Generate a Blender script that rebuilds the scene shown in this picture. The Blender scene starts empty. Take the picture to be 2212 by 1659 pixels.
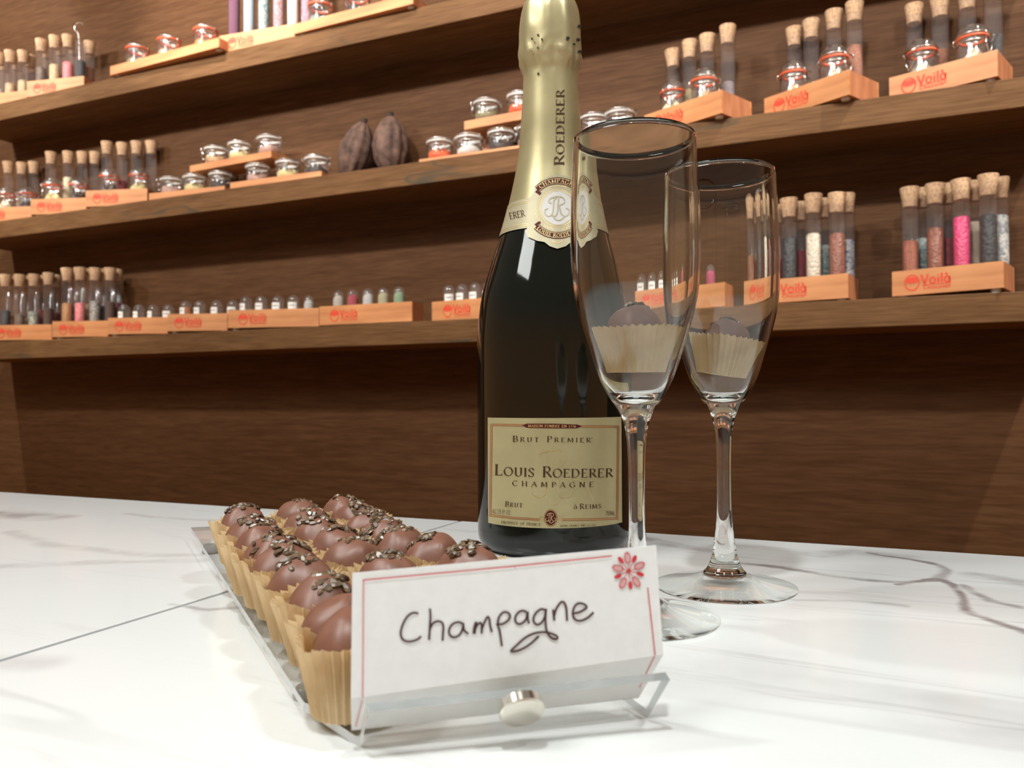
import bpy, bmesh, math, random
from mathutils import Vector, Matrix, noise
from math import sin, cos, pi, radians, sqrt, atan2, asin

scene = bpy.context.scene
COL = scene.collection
rng = random.Random(7)

# ------------------------------------------------------------------ camera
FPX = 1749.5; CX, CY = 1106.0, 829.5            # focal length in pixels of the 2212 px wide frame
YAW, PITCH, ROLL = 0.41513, 0.018172, -0.005092
CAMP = Vector((0, 0, 0.087))                     # lens height above the marble counter top (z = 0)
_F = Vector((-sin(YAW)*cos(PITCH), cos(YAW)*cos(PITCH), sin(PITCH)))
_R0 = Vector((cos(YAW), sin(YAW), 0)); _U0 = _R0.cross(_F)
CR = _R0*cos(ROLL) + _U0*sin(ROLL)
CU = -_R0*sin(ROLL) + _U0*cos(ROLL)
cam_data = bpy.data.cameras.new('camera'); cam = bpy.data.objects.new('camera', cam_data)
COL.objects.link(cam); scene.camera = cam
cam_data.sensor_fit = 'HORIZONTAL'; cam_data.sensor_width = 36.0
cam_data.lens = FPX/2212*36.0
cam_data.clip_start = 0.01; cam_data.clip_end = 50
cam.matrix_world = Matrix(((CR.x, CU.x, -_F.x, CAMP.x), (CR.y, CU.y, -_F.y, CAMP.y), (CR.z, CU.z, -_F.z, CAMP.z), (0, 0, 0, 1)))
cam_data.dof.use_dof = True; cam_data.dof.focus_distance = 0.37; cam_data.dof.aperture_fstop = 20

# ------------------------------------------------------------------ world, lamps, exposure
scene.view_settings.view_transform = 'Standard'; scene.view_settings.look = 'None'
scene.view_settings.exposure = 0.0; scene.view_settings.gamma = 1.0
scene.view_settings.use_curve_mapping = False
world = bpy.data.worlds.new('room_fill'); scene.world = world; world.use_nodes = True
_wn, _wl = world.node_tree.nodes, world.node_tree.links
_tc = _wn.new('ShaderNodeTexCoord'); _sp = _wn.new('ShaderNodeSeparateXYZ'); _mr = _wn.new('ShaderNodeMapRange'); _mx = _wn.new('ShaderNodeMix')
_mx.data_type = 'RGBA'; _mr.inputs[1].default_value = -.05; _mr.inputs[2].default_value = .35
_mx.inputs['A'].default_value = (.50, .21, .065, 1)       # warm timber-clad shop around and below eye level
_mx.inputs['B'].default_value = (.20, .17, .135, 1)      # dim ceiling
_wl.new(_tc.outputs['Generated'], _sp.inputs[0]); _wl.new(_sp.outputs['Z'], _mr.inputs[0]); _wl.new(_mr.outputs[0], _mx.inputs[0])
_wl.new(_mx.outputs['Result'], _wn['Background'].inputs[0]); _wn['Background'].inputs[1].default_value = 1.0

def point_lamp(name, loc, power, radius, color=(1, 0.97, 0.92)):
    d = bpy.data.lights.new(name, 'POINT'); d.energy = power; d.shadow_soft_size = radius; d.color = color
    o = bpy.data.objects.new(name, d); o.location = loc; COL.objects.link(o); return o
def spot_lamp(name, loc, target, power, radius, angle, blend, color=(1, 0.97, 0.92)):
    d = bpy.data.lights.new(name, 'SPOT'); d.energy = power; d.shadow_soft_size = radius; d.color = color
    d.spot_size = radians(angle); d.spot_blend = blend
    o = bpy.data.objects.new(name, d); o.location = loc; COL.objects.link(o)
    o.rotation_euler = (Vector(target)-Vector(loc)).to_track_quat('-Z', 'Y').to_euler(); return o
for lx, p in [(-2.25, 62), (-1.52, 58), (-0.82, 58), (-0.08, 58), (0.6, 60)]:      # track of lamps turned to the shelves
    spot_lamp('shelf_lamp', (lx, .27, 1.2), (lx, 1.30, 1.08), p*.86, .03, 114, 1.0, (1, .965, .91))
for lx, ly, p in [(-0.85, .25, 20), (-0.05, -.12, 36), (0.62, .20, 30)]:             # lamps over the counter
    o = spot_lamp('counter_lamp', (lx, ly, 1.25), (lx, ly+.06, 0), p, .03, 124, .85, (.94, .99, .99))
spot_lamp('display_spot', (-1.15, .35, 1.75), (-1.22, 1.43, 1.10), 175, .03, 38, .5, (1, .95, .92))
spot_lamp('display_spot', (-.55, .35, 1.75), (-.62, 1.30, .86), 55, .03, 44, .8, (1, .95, .9))
_ad = bpy.data.lights.new('fill_panel', 'AREA'); _ad.shape = 'SQUARE'; _ad.size = .8; _ad.energy = 30; _ad.color = (.96, .98, .95)  # added soft fill that brightens the truffles inside the flutes, not a shop lamp
_ao = bpy.data.objects.new('fill_panel', _ad); COL.objects.link(_ao); _ao.location = (-1.0, -.75, 1.75); _ao.rotation_euler = (Vector((-.13, .4, .1))-_ao.location).to_track_quat('-Z', 'Y').to_euler()
for lx, tx in ((-2.66, -2.14), (1.3, .27)): spot_lamp('wall_washer', (lx, .62, 3.2), (tx, 1.43, .05), 620, .03, 27, .3, (1, .97, .88))

# ------------------------------------------------------------------ small helpers
def to_world(r, f, z=0.0):                       # plan coordinates beside / ahead of the lens
    return Vector((r*cos(YAW) - f*sin(YAW), r*sin(YAW) + f*cos(YAW), z))
def ray(px, py):
    return (_F + CR*((px-CX)/FPX) + CU*((CY-py)/FPX))
def on_z(px, py, z):
    d = ray(px, py); return CAMP + d*((z-CAMP.z)/d.z)
def on_y(px, py, y):
    d = ray(px, py); return CAMP + d*((y-CAMP.y)/d.y)
def on_plane(px, py, p0, n):
    d = ray(px, py); return CAMP + d*((Vector(p0)-CAMP).dot(n)/d.dot(n))
def x_for(px, y, z):                             # X at depth y, height z under image column px
    a = (px-CX)/FPX; v = CR - _F*a
    return -(v.y*y + v.z*(z-CAMP.z))/v.x

class MB:
    def __init__(s): s.v = []; s.f = []; s.m = []; s.sm = []
    def add(s, verts, faces, mi=0, smooth=True):
        b = len(s.v); s.v += [tuple(v) for v in verts]
        for f in faces: s.f.append(tuple(i+b for i in f)); s.m.append(mi); s.sm.append(smooth)
        return s
    def lathe(s, prof, seg=24, mi=0, close=False, at=(0, 0, 0), smooth=True, fn=None):
        vs = []; fs = []; n = len(prof); idx = []
        for r, z in prof:
            if r < 1e-7: idx.append([len(vs)]); vs.append((at[0], at[1], at[2]+z))
            else:
                row = []
                for k in range(seg):
                    a = 2*pi*k/seg; rr, zz = (r, z) if fn is None else fn(r, z, a)
                    row.append(len(vs)); vs.append((at[0]+rr*cos(a), at[1]+rr*sin(a), at[2]+zz))
                idx.append(row)
        pairs = list(zip(range(n-1), range(1, n))) + ([(n-1, 0)] if close else [])
        for i, j in pairs:
            A, B = idx[i], idx[j]
            if len(A) == 1 and len(B) == 1: continue
            for k in range(seg):
                k2 = (k+1) % seg
                if len(A) == 1: fs.append((A[0], B[k2], B[k]))
                elif len(B) == 1: fs.append((A[k], A[k2], B[0]))
                else: fs.append((A[k], A[k2], B[k2], B[k]))
        return s.add(vs, fs, mi, smooth)
    def box(s, x0, y0, z0, x1, y1, z1, mi=0):
        v = [(x, y, z) for z in (z0, z1) for y in (y0, y1) for x in (x0, x1)]
        return s.add(v, [(0, 2, 3, 1), (4, 5, 7, 6), (0, 1, 5, 4), (2, 6, 7, 3), (0, 4, 6, 2), (1, 3, 7, 5)], mi, False)
    def tube(s, pts, r, seg=6, mi=0, closed=False):
        P = [Vector(p) for p in pts]; n = len(P); vs = []; fs = []
        ref = Vector((0.31, 0.17, 0.93))
        for i, p in enumerate(P):
            a = P[(i-1) % n] if closed or i > 0 else p; b = P[(i+1) % n] if closed or i < n-1 else p
            t = (b-a).normalized(); u = t.cross(ref)
            if u.length < 0.05: u = t.cross(Vector((1, 0, 0)))
            u.normalize(); w = t.cross(u)
            for k in range(seg):
                g = 2*pi*k/seg; vs.append(p + u*(r*cos(g)) + w*(r*sin(g)))
        for i in range(n if closed else n-1):
            j = (i+1) % n
            for k in range(seg):
                k2 = (k+1) % seg; fs.append((i*seg+k, i*seg+k2, j*seg+k2, j*seg+k))
        if not closed:
            fs.append(tuple(range(seg))[::-1]); fs.append(tuple((n-1)*seg+k for k in range(seg)))
        return s.add(vs, fs, mi)
    def mesh(s, name, mats):
        me = bpy.data.meshes.new(name); me.from_pydata(s.v, [], s.f)
        for m in (mats if isinstance(mats, (list, tuple)) else [mats]): me.materials.append(m)
        me.polygons.foreach_set('material_index', s.m); me.polygons.foreach_set('use_smooth', s.sm)
        me.update(); return me
    def obj(s, name, mats, parent=None, sharp=40, fix=True, bevel=0):
        me = s.mesh(name, mats)
        if fix or bevel:
            bm = bmesh.new(); bm.from_mesh(me)
            if fix: bmesh.ops.recalc_face_normals(bm, faces=bm.faces)
            if bevel: bmesh.ops.bevel(bm, geom=bm.edges[:], offset=bevel, segments=2, affect='EDGES', profile=0.5)
            bm.to_mesh(me); bm.free()
        if bevel: me.polygons.foreach_set('use_smooth', [False]*len(me.polygons))
        elif sharp: me.set_sharp_from_angle(angle=radians(sharp))
        return link(name, me, parent)

def link(name, me, parent=None):
    o = bpy.data.objects.new(name, me); COL.objects.link(o)
    if parent: o.parent = parent
    return o
def tag(o, label=None, cat=None, group=None, kind=None):
    if label: o['label'] = label
    if cat: o['category'] = cat
    if group: o['group'] = group
    if kind: o['kind'] = kind
    return o
def empty(name, loc, rz=0.0):
    o = bpy.data.objects.new(name, None); COL.objects.link(o); o.location = loc; o.rotation_euler = (0, 0, rz)
    o.empty_display_size = 0.02; return o
ORD = ['first', 'second', 'third', 'fourth', 'fifth', 'sixth', 'seventh', 'eighth', 'ninth', 'tenth']

# 2-D strokes -> quads
def stroke2(pts, w, closed=False, calligraphic=None):
    """returns polygons (lists of 2-D points) for a polyline of width w (or width by direction)"""
    P = [Vector((p[0], p[1])) for p in pts]; n = len(P)
    if n < 2: return []
    L = []; R = []
    for i, p in enumerate(P):
        a = P[i-1] if i > 0 else (P[n-2] if closed else p); b = P[i+1] if i < n-1 else (P[1] if closed else p)
        t = b-a
        if t.length < 1e-9: t = Vector((1, 0))
        t.normalize(); nn = Vector((-t.y, t.x))
        ww = w if calligraphic is None else calligraphic(t)
        L.append(p+nn*ww/2); R.append(p-nn*ww/2)
    return [[L[i], L[i+1], R[i+1], R[i]] for i in range(n-1)]
def smooth2(pts, k=5):
    P = [Vector(p) for p in pts]; out = []
    for i in range(len(P)-1):
        p0 = P[max(i-1, 0)]; p1 = P[i]; p2 = P[i+1]; p3 = P[min(i+2, len(P)-1)]
        for j in range(k):
            t = j/k
            out.append(0.5*((2*p1)+(p2-p0)*t+(2*p0-5*p1+4*p2-p3)*t*t+(3*p1-p0-3*p2+p3)*t**3))
    out.append(P[-1]); return out
def arc2(cx, cy, rx, ry, a0, a1, n=14):
    return [(cx+rx*cos(radians(a0+(a1-a0)*i/n)), cy+ry*sin(radians(a0+(a1-a0)*i/n))) for i in range(n+1)]

# lettering skeletons: glyph -> (advance, strokes, serif points)
G = {
 'A': (.74, [[(.03, 0), (.37, 1)], [(.37, 1), (.71, 0)], [(.15, .34), (.59, .34)]], [(.03, 0), (.71, 0)]),
 'B': (.62, [[(.12, 0), (.12, 1)], [(.12, 1), (.3, 1)] + arc2(.32, .76, .2, .24, 90, -90)[1:] + [(.12, .52)], [(.12, .52), (.3, .52)] + arc2(.33, .26, .24, .26, 90, -90)[1:] + [(.12, 0)]], [(.12, 0), (.12, 1)]),
 'C': (.74, [arc2(.42, .5, .36, .51, 42, 318, 22)], []),
 'D': (.78, [[(.12, 0), (.12, 1)], [(.12, 1), (.3, 1)] + arc2(.34, .5, .36, .5, 90, -90, 18)[1:] + [(.12, 0)]], [(.12, 0), (.12, 1)]),
 'E': (.60, [[(.12, 0), (.12, 1)], [(.12, 1), (.52, 1), (.53, .9)], [(.12, .52), (.45, .52)], [(.12, 0), (.54, 0), (.56, .12)]], [(.12, 0), (.12, 1)]),
 'F': (.56, [[(.12, 0), (.12, 1)], [(.12, 1), (.52, 1), (.53, .9)], [(.12, .52), (.44, .52)]], [(.12, 0), (.12, 1)]),
 'G': (.80, [arc2(.42, .5, .36, .51, 42, 330, 22), [(.70, .42), (.70, .1)]], [(.70, .42)]),
 'H': (.78, [[(.12, 0), (.12, 1)], [(.66, 0), (.66, 1)], [(.12, .52), (.66, .52)]], [(.12, 0), (.12, 1), (.66, 0), (.66, 1)]),
 'I': (.26, [[(.13, 0), (.13, 1)]], [(.13, 0), (.13, 1)]),
 'L': (.56, [[(.12, 0), (.12, 1)], [(.12, 0), (.52, 0), (.54, .14)]], [(.12, 0), (.12, 1)]),
 'M': (.92, [[(.1, 0), (.14, 1)], [(.14, 1), (.46, .1)], [(.46, .1), (.78, 1)], [(.78, 1), (.82, 0)]], [(.1, 0), (.82, 0)]),
 'N': (.80, [[(.12, 0), (.12, 1)], [(.12, 1), (.68, 0)], [(.68, 0), (.68, 1)]], [(.12, 0), (.12, 1), (.68, 1)]),
 'O': (.84, [arc2(.42, .5, .37, .51, 90, 450, 26)], []),
 'P': (.58, [[(.12, 0), (.12, 1)], [(.12, 1), (.3, 1)] + arc2(.32, .74, .22, .26, 90, -90)[1:] + [(.12, .48)]], [(.12, 0), (.12, 1)]),
 'R': (.66, [[(.12, 0), (.12, 1)], [(.12, 1), (.3, 1)] + arc2(.32, .75, .21, .25, 90, -90)[1:] + [(.12, .5)], [(.3, .5), (.66, 0)]], [(.12, 0), (.12, 1)]),
 'S': (.54, [smooth2([(.47, .82), (.42, .95), (.27, 1.01), (.12, .92), (.1, .74), (.2, .6), (.36, .47), (.47, .32), (.45, .1), (.28, -.01), (.12, .04), (.06, .2)], 3)], []),
 'T': (.64, [[(.32, 0), (.32, 1)], [(.03, .88), (.05, 1), (.59, 1), (.61, .88)]], [(.32, 0)]),
 'U': (.76, [[(.13, 1), (.13, .35)] + arc2(.38, .3, .25, .31, 180, 360, 12) + [(.63, 1)]], [(.13, 1), (.63, 1)]),
 'V': (.72, [[(.03, 1), (.36, 0)], [(.36, 0), (.69, 1)]], [(.03, 1), (.69, 1)]),
 'Y': (.68, [[(.03, 1), (.34, .5)], [(.34, .5), (.65, 1)], [(.34, .5), (.34, 0)]], [(.34, 0)]),
 '0': (.6, [arc2(.3, .5, .23, .5, 90, 450, 20)], []), '1': (.4, [[(.1, .8), (.22, 1), (.22, 0)]], [(.22, 0)]),
 '2': (.56, [smooth2([(.08, .78), (.14, .95), (.28, 1), (.44, .92), (.45, .7), (.3, .4), (.08, .02)], 3), [(.08, 0), (.5, 0)]], []),
 '5': (.56, [[(.44, 1), (.14, 1), (.12, .56)], smooth2([(.12, .56), (.28, .62), (.44, .5), (.45, .2), (.3, 0), (.08, .06)], 3)], []),
 '6': (.56, [smooth2([(.44, .98), (.2, .8), (.09, .4), (.14, .08), (.3, -.01), (.45, .12), (.46, .4), (.32, .56), (.14, .46)], 3)], []),
 '7': (.52, [[(.05, 1), (.48, 1), (.2, 0)]], []), '%': (.8, [arc2(.2, .76, .14, .22, 90, 450, 12), arc2(.6, .24, .14, .22, 90, 450, 12), [(.15, 0), (.65, 1)]], []),
 '.': (.24, [[(.08, .04), (.16, .04)]], []), '-': (.4, [[(.06, .42), (.34, .42)]], []), "'": (.2, [[(.1, 1), (.1, .8)]], []), ' ': (.42, [], []),
 # low letters used on the stamped trays and the place name
 'a~': (.62, [arc2(.28, .3, .22, .3, 60, 420, 16), [(.52, .6), (.52, 0)]], []), 'o~': (.64, [arc2(.3, .3, .25, .3, 90, 450, 16)], []),
 'i~': (.24, [[(.12, 0), (.12, .6)], [(.12, .78), (.12, .9)]], []), 'l~': (.24, [[(.12, 0), (.12, 1)]], []),
 'à~': (.62, [arc2(.28, .3, .22, .3, 60, 420, 16), [(.52, .6), (.52, 0)], [(.14, .98), (.32, .74)]], []),
 'c~': (.52, [arc2(.3, .3, .23, .3, 45, 315, 12)], []), 'h~': (.6, [[(.1, 0), (.1, 1)], [(.1, .4)] + arc2(.3, .38, .2, .22, 150, 0, 8) + [(.5, 0)]], []),
 't~': (.4, [[(.2, .95), (.2, .1), (.32, 0)], [(.04, .6), (.36, .6)]], []),
}
def text_polys(chars, place, thick=.15, thin=.06, serif=True, track=.12, small=.8):
    """chars: list of glyph keys; lower-case single letters are small capitals. place(u, v) with u in 0..1 along the
    baseline and v in cap heights -> 2-D point; returns polygons."""
    items = []; x = 0
    for ch in chars:
        sc = 1.0; key = ch
        if len(ch) == 1 and ch.isalpha() and ch.islower(): key = ch.upper(); sc = small
        adv, st, sf = G[key]; items.append((x, sc, st, sf)); x += adv*sc + track
    total = max(x-track, 1e-6); polys = []
    def cal(t):
        ax, ay = abs(t.x), abs(t.y)
        if t.x*t.y > 0: f = max(0, 1-3.2*ax/max(ay, 1e-6))
        else: f = ay
        return thin+(thick-thin)*f
    for x0, sc, st, sf in items:
        raw = []
        for s in st: raw += stroke2(s, thick, calligraphic=cal if thin < thick else None)
        if serif:
            for (sx, sy) in sf: raw += stroke2([(sx-.11, sy), (sx+.11, sy)], thin)
        for p in raw: polys.append([place((x0+q[0]*sc)/total, q[1]*sc) for q in p])
    return polys
def line_place(p0, p1, cap, sag=0.0):            # image-plane baseline p0 -> p1 (y down)
    p0 = Vector(p0); p1 = Vector(p1); d = (p1-p0); u_ = d.normalized(); up = Vector((u_.y, -u_.x))
    return lambda u, v: tuple(p0 + d*u + up*(cap*v) - up*(sag*4*u*(1-u)))

# ------------------------------------------------------------------ materials
def nodes_of(name):
    m = bpy.data.materials.new(name); m.use_nodes = True
    return m, m.node_tree, m.node_tree.nodes, m.node_tree.links
def pbr(name, col, rough=.5, metal=0., **kw):
    m, nt, N, L = nodes_of(name); b = N['Principled BSDF']
    b.inputs['Base Color'].default_value = (*col, 1); b.inputs['Roughness'].default_value = rough; b.inputs['Metallic'].default_value = metal
    for k, v in kw.items(): b.inputs[k].default_value = v
    return m
def noise_pbr(name, c1, c2, scale=(1, 1, 1), detail=4, rough=.6, bump=0., nscale=10, metal=0., ramp=(.35, .65), dist=0.001, coords='Object', **kw):
    m, nt, N, L = nodes_of(name); b = N['Principled BSDF']; b.inputs['Roughness'].default_value = rough; b.inputs['Metallic'].default_value = metal
    tc = N.new('ShaderNodeTexCoord'); mp = N.new('ShaderNodeMapping'); mp.inputs['Scale'].default_value = scale
    nz = N.new('ShaderNodeTexNoise'); nz.inputs['Scale'].default_value = nscale; nz.inputs['Detail'].default_value = detail
    cr = N.new('ShaderNodeValToRGB'); cr.color_ramp.elements[0].position = ramp[0]; cr.color_ramp.elements[1].position = ramp[1]
    cr.color_ramp.elements[0].color = (*c1, 1); cr.color_ramp.elements[1].color = (*c2, 1)
    L.new(tc.outputs[coords], mp.inputs[0]); L.new(mp.outputs[0], nz.inputs['Vector']); L.new(nz.outputs['Fac'], cr.inputs[0]); L.new(cr.outputs[0], b.inputs['Base Color'])
    if bump:
        bp = N.new('ShaderNodeBump'); bp.inputs['Strength'].default_value = bump; bp.inputs['Distance'].default_value = dist
        L.new(nz.outputs['Fac'], bp.inputs['Height']); L.new(bp.outputs[0], b.inputs['Normal'])
    for k, v in kw.items(): b.inputs[k].default_value = v
    return m
def veneer(name, dark, light, crack=.5, grain=260, crackcol=(.05, .045, .03)):
    """horizontal wood grain: fine streaks along X, broad bands, a few wandering dark cracks"""
    m, nt, N, L = nodes_of(name); b = N['Principled BSDF']; b.inputs['Roughness'].default_value = .6; b.inputs['Specular IOR Level'].default_value = .12
    tc = N.new('ShaderNodeTexCoord')
    def nz(sc, scale, detail, dist=0.):
        mp = N.new('ShaderNodeMapping'); mp.inputs['Scale'].default_value = sc
        n = N.new('ShaderNodeTexNoise'); n.inputs['Scale'].default_value = scale; n.inputs['Detail'].default_value = detail; n.inputs['Distortion'].default_value = dist
        L.new(tc.outputs['Object'], mp.inputs[0]); L.new(mp.outputs[0], n.inputs['Vector']); return n.outputs['Fac']
    fine = nz((.06, 1, 1), grain, 3); mid = nz((.07, 1, 1), grain/3.5, 4); big = nz((.25, 1, 1), 9, 3)
    def math_(op, a, bb):
        n = N.new('ShaderNodeMath'); n.operation = op
        for i, v in enumerate((a, bb)):
            if isinstance(v, (int, float)): n.inputs[i].default_value = v
            else: L.new(v, n.inputs[i])
        return n.outputs[0]
    s = math_('ADD', math_('MULTIPLY', fine, .5), math_('ADD', math_('MULTIPLY', mid, .35), math_('MULTIPLY', big, .15)))
    cr = N.new('ShaderNodeValToRGB'); cr.color_ramp.elements[0].position = .38; cr.color_ramp.elements[1].position = .62
    cr.color_ramp.elements[0].color = (*dark, 1); cr.color_ramp.elements[1].color = (*light, 1); L.new(s, cr.inputs[0])
    w = nz((.16, 1, 1), 13, 3, .6)
    ck = math_('MULTIPLY', math_('ABSOLUTE', math_('SUBTRACT', w, .5), 0), 1.0)
    lr = N.new('ShaderNodeMapRange'); lr.inputs[1].default_value = .0; lr.inputs[2].default_value = .016; lr.inputs[3].default_value = crack; lr.inputs[4].default_value = 0.
    L.new(ck, lr.inputs[0])
    mask = N.new('ShaderNodeMapRange'); mask.inputs[1].default_value = .45; mask.inputs[2].default_value = .6; L.new(nz((.3, .3, .3), 7, 1), mask.inputs[0])
    fac = math_('MULTIPLY', lr.outputs[0], mask.outputs[0])
    mx = N.new('ShaderNodeMix'); mx.data_type = 'RGBA'; mx.inputs['B'].default_value = (*crackcol, 1)
    L.new(fac, mx.inputs[0]); L.new(cr.outputs[0], mx.inputs['A']); L.new(mx.outputs['Result'], b.inputs['Base Color'])
    bp = N.new('ShaderNodeBump'); bp.inputs['Strength'].default_value = .25; bp.inputs['Distance'].default_value = .001
    L.new(fine, bp.inputs['Height']); L.new(bp.outputs[0], b.inputs['Normal'])
    return m
def thin_glass(name, tint=(.96, .97, .97), edge=(.55, .56, .56), boost=1.0, rough=.03, haze=0.0):
    m, nt, N, L = nodes_of(name); N.remove(N['Principled BSDF']); out = N['Material Output']
    tr = N.new('ShaderNodeBsdfTransparent'); gl = N.new('ShaderNodeBsdfGlossy'); gl.inputs['Roughness'].default_value = rough
    mx = N.new('ShaderNodeMixShader'); fr = N.new('ShaderNodeFresnel'); ge = N.new('ShaderNodeNewGeometry')
    io = N.new('ShaderNodeMapRange'); io.inputs[3].default_value = 1.45; io.inputs[4].default_value = 1/1.45
    L.new(ge.outputs['Backfacing'], io.inputs[0]); L.new(io.outputs[0], fr.inputs[0])
    lw = N.new('ShaderNodeLayerWeight'); lw.inputs[0].default_value = .35
    cr = N.new('ShaderNodeValToRGB'); cr.color_ramp.elements[0].color = (*tint, 1); cr.color_ramp.elements[1].color = (*edge, 1); cr.color_ramp.elements[0].position = .45
    mu = N.new('ShaderNodeMath'); mu.operation = 'MULTIPLY'; mu.inputs[1].default_value = boost; mu.use_clamp = True
    L.new(lw.outputs['Facing'], cr.inputs[0]); L.new(cr.outputs[0], tr.inputs[0]); L.new(fr.outputs[0], mu.inputs[0]); L.new(mu.outputs[0], mx.inputs[0])
    if haze:
        df = N.new('ShaderNodeBsdfDiffuse'); df.inputs[0].default_value = (.8, .8, .82, 1); hz = N.new('ShaderNodeMixShader'); hz.inputs[0].default_value = haze
        L.new(tr.outputs[0], hz.inputs[1]); L.new(df.outputs[0], hz.inputs[2]); L.new(hz.outputs[0], mx.inputs[1])
    else: L.new(tr.outputs[0], mx.inputs[1])
    L.new(gl.outputs[0], mx.inputs[2]); L.new(mx.outputs[0], out.inputs[0]); return m
_fill = {}
def fill_mat(kind):
    if kind in _fill: return _fill[kind]
    c1, c2, sc, style = FILLS[kind]
    m, nt, N, L = nodes_of('filling_'+kind.replace(' ', '_')); b = N['Principled BSDF']; b.inputs['Roughness'].default_value = .35 if style == 'pearl' else .55
    tc = N.new('ShaderNodeTexCoord'); vo = N.new('ShaderNodeTexVoronoi'); vo.inputs['Scale'].default_value = sc
    L.new(tc.outputs['Object'], vo.inputs['Vector'])
    sep = N.new('ShaderNodeSeparateColor'); L.new(vo.outputs['Color'], sep.inputs[0])
    mx = N.new('ShaderNodeMix'); mx.data_type = 'RGBA'; mx.inputs['A'].default_value = (*c1, 1); mx.inputs['B'].default_value = (*c2, 1)
    L.new(sep.outputs[0], mx.inputs[0]); L.new(mx.outputs['Result'], b.inputs['Base Color'])
    bp = N.new('ShaderNodeBump'); bp.inputs['Strength'].default_value = .9; bp.inputs['Distance'].default_value = .0015; bp.invert = True
    L.new(vo.outputs['Distance'], bp.inputs['Height']); L.new(bp.outputs[0], b.inputs['Normal'])
    _fill[kind] = m; return m
FILLS = {   # colour, second colour, grain, style
 'black sprinkles': ((.015, .016, .02), (.05, .05, .055), 500, 's'), 'orange brown crumbs': ((.35, .13, .04), (.22, .07, .02), 500, 's'),
 'grey brown crumbs': ((.2, .13, .09), (.12, .08, .06), 500, 's'), 'green and white sprinkles': ((.6, .6, .5), (.06, .09, .06), 420, 's'),
 'dark brown sprinkles': ((.05, .022, .012), (.1, .045, .025), 500, 's'), 'dark red sprinkles': ((.2, .012, .012), (.12, .01, .012), 500, 's'),
 'maroon sprinkles': ((.1, .01, .02), (.16, .015, .035), 500, 's'), 'tan granules': ((.55, .28, .1), (.45, .2, .07), 700, 's'),
 'pink sprinkles': ((.75, .12, .16), (.8, .35, .33), 420, 's'), 'black and white sprinkles': ((.6, .57, .5), (.03, .04, .035), 420, 's'),
 'navy sprinkles': ((.012, .014, .03), (.03, .03, .05), 500, 's'), 'beige crumbs': ((.45, .3, .18), (.35, .22, .13), 500, 's'),
 'white pearls': ((.75, .68, .55), (.6, .52, .4), 260, 'pearl'), 'copper pearls': ((.3, .1, .06), (.22, .07, .04), 230, 'pearl'),
 'teal and white sprinkles': ((.02, .14, .17), (.4, .42, .36), 300, 's'), 'blue and white sprinkles': ((.5, .5, .48), (.03, .06, .16), 300, 's'),
 'orange granules': ((.4, .12, .06), (.3, .08, .04), 600, 's'), 'pink pearls': ((.75, .06, .2), (.6, .05, .16), 230, 'pearl'),
 'black pellets': ((.015, .015, .017), (.03, .03, .03), 200, 's'), 'crimson sprinkles': ((.25, .01, .03), (.18, .01, .02), 400, 's'),
 'cream granules': ((.5, .42, .32), (.45, .36, .27), 600, 's'), 'silver pearls': ((.7, .68, .62), (.25, .3, .35), 230, 'pearl'),
 'tan and white mix': ((.5, .26, .12), (.6, .5, .34), 380, 's'), 'cream sprinkles': ((.62, .5, .3), (.5, .38, .2), 380, 's'),
 'magenta sprinkles': ((.4, .03, .16), (.5, .1, .25), 400, 's'), 'dark brown flakes': ((.09, .05, .035), (.2, .14, .11), 350, 's'),
 'brown crumbs': ((.2, .07, .03), (.28, .11, .06), 500, 's'), 'white curls': ((.72, .66, .46), (.6, .5, .3), 130, 's'), 'yellow curls': ((.75, .62, .3), (.6, .46, .2), 130, 's'),
 'dark brown pieces': ((.02, .013, .012), (.05, .03, .025), 150, 's'), 'orange contents': ((.6, .18, .03), (.5, .14, .02), 40, 's'),
 'bright orange pieces': ((.8, .12, .02), (.7, .09, .02), 160, 's'), 'white powder': ((.72, .66, .6), (.65, .6, .54), 300, 's'), 'pale pink flakes': ((.5, .3, .24), (.42, .24, .19), 200, 's'),
 'green seeds': ((.3, .25, .12), (.2, .16, .08), 420, 's'), 'tan pieces': ((.55, .33, .16), (.42, .22, .1), 100, 's'), 'pale tan pieces': ((.66, .5, .34), (.55, .4, .26), 90, 's'),
 'pale lozenges': ((.66, .57, .42), (.56, .46, .32), 80, 's'), 'red brown grains': ((.28, .1, .055), (.36, .15, .09), 500, 's'), 'violet grains': ((.12, .09, .1), (.2, .16, .17), 500, 's'),
 'purple glitter': ((.13, .025, .07), (.2, .06, .12), 900, 's'), 'pale blue glitter': ((.38, .43, .5), (.5, .54, .58), 900, 's'), 'teal and silver glitter': ((.05, .2, .19), (.5, .5, .47), 330, 's'),
 'red and silver glitter': ((.4, .09, .06), (.32, .34, .4), 330, 's'), 'ivory glitter': ((.8, .7, .58), (.85, .78, .66), 600, 's'), 'rose glitter': ((.4, .1, .16), (.5, .26, .3), 420, 's'),
 'red shimmer dust': ((.5, .03, .06), (.35, .02, .04), 800, 's'), 'silver shimmer dust': ((.55, .54, .5), (.62, .6, .56), 800, 's'), 'gold shimmer dust': ((.4, .36, .2), (.5, .45, .28), 800, 's'),
 'green shimmer dust': ((.2, .33, .18), (.28, .4, .25), 800, 's'), 'champagne shimmer dust': ((.5, .44, .36), (.58, .52, .44), 800, 's'), 'grey powder': ((.25, .22, .2), (.3, .27, .25), 800, 's'),
 'rust powder': ((.3, .11, .06), (.36, .15, .09), 800, 's'), 'orange powder': ((.62, .2, .04), (.5, .15, .03), 600, 's'), 'sage powder': ((.2, .24, .19), (.26, .3, .24), 800, 's'),
 'magenta shimmer dust': ((.5, .04, .14), (.4, .03, .1), 800, 's'),
}

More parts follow.
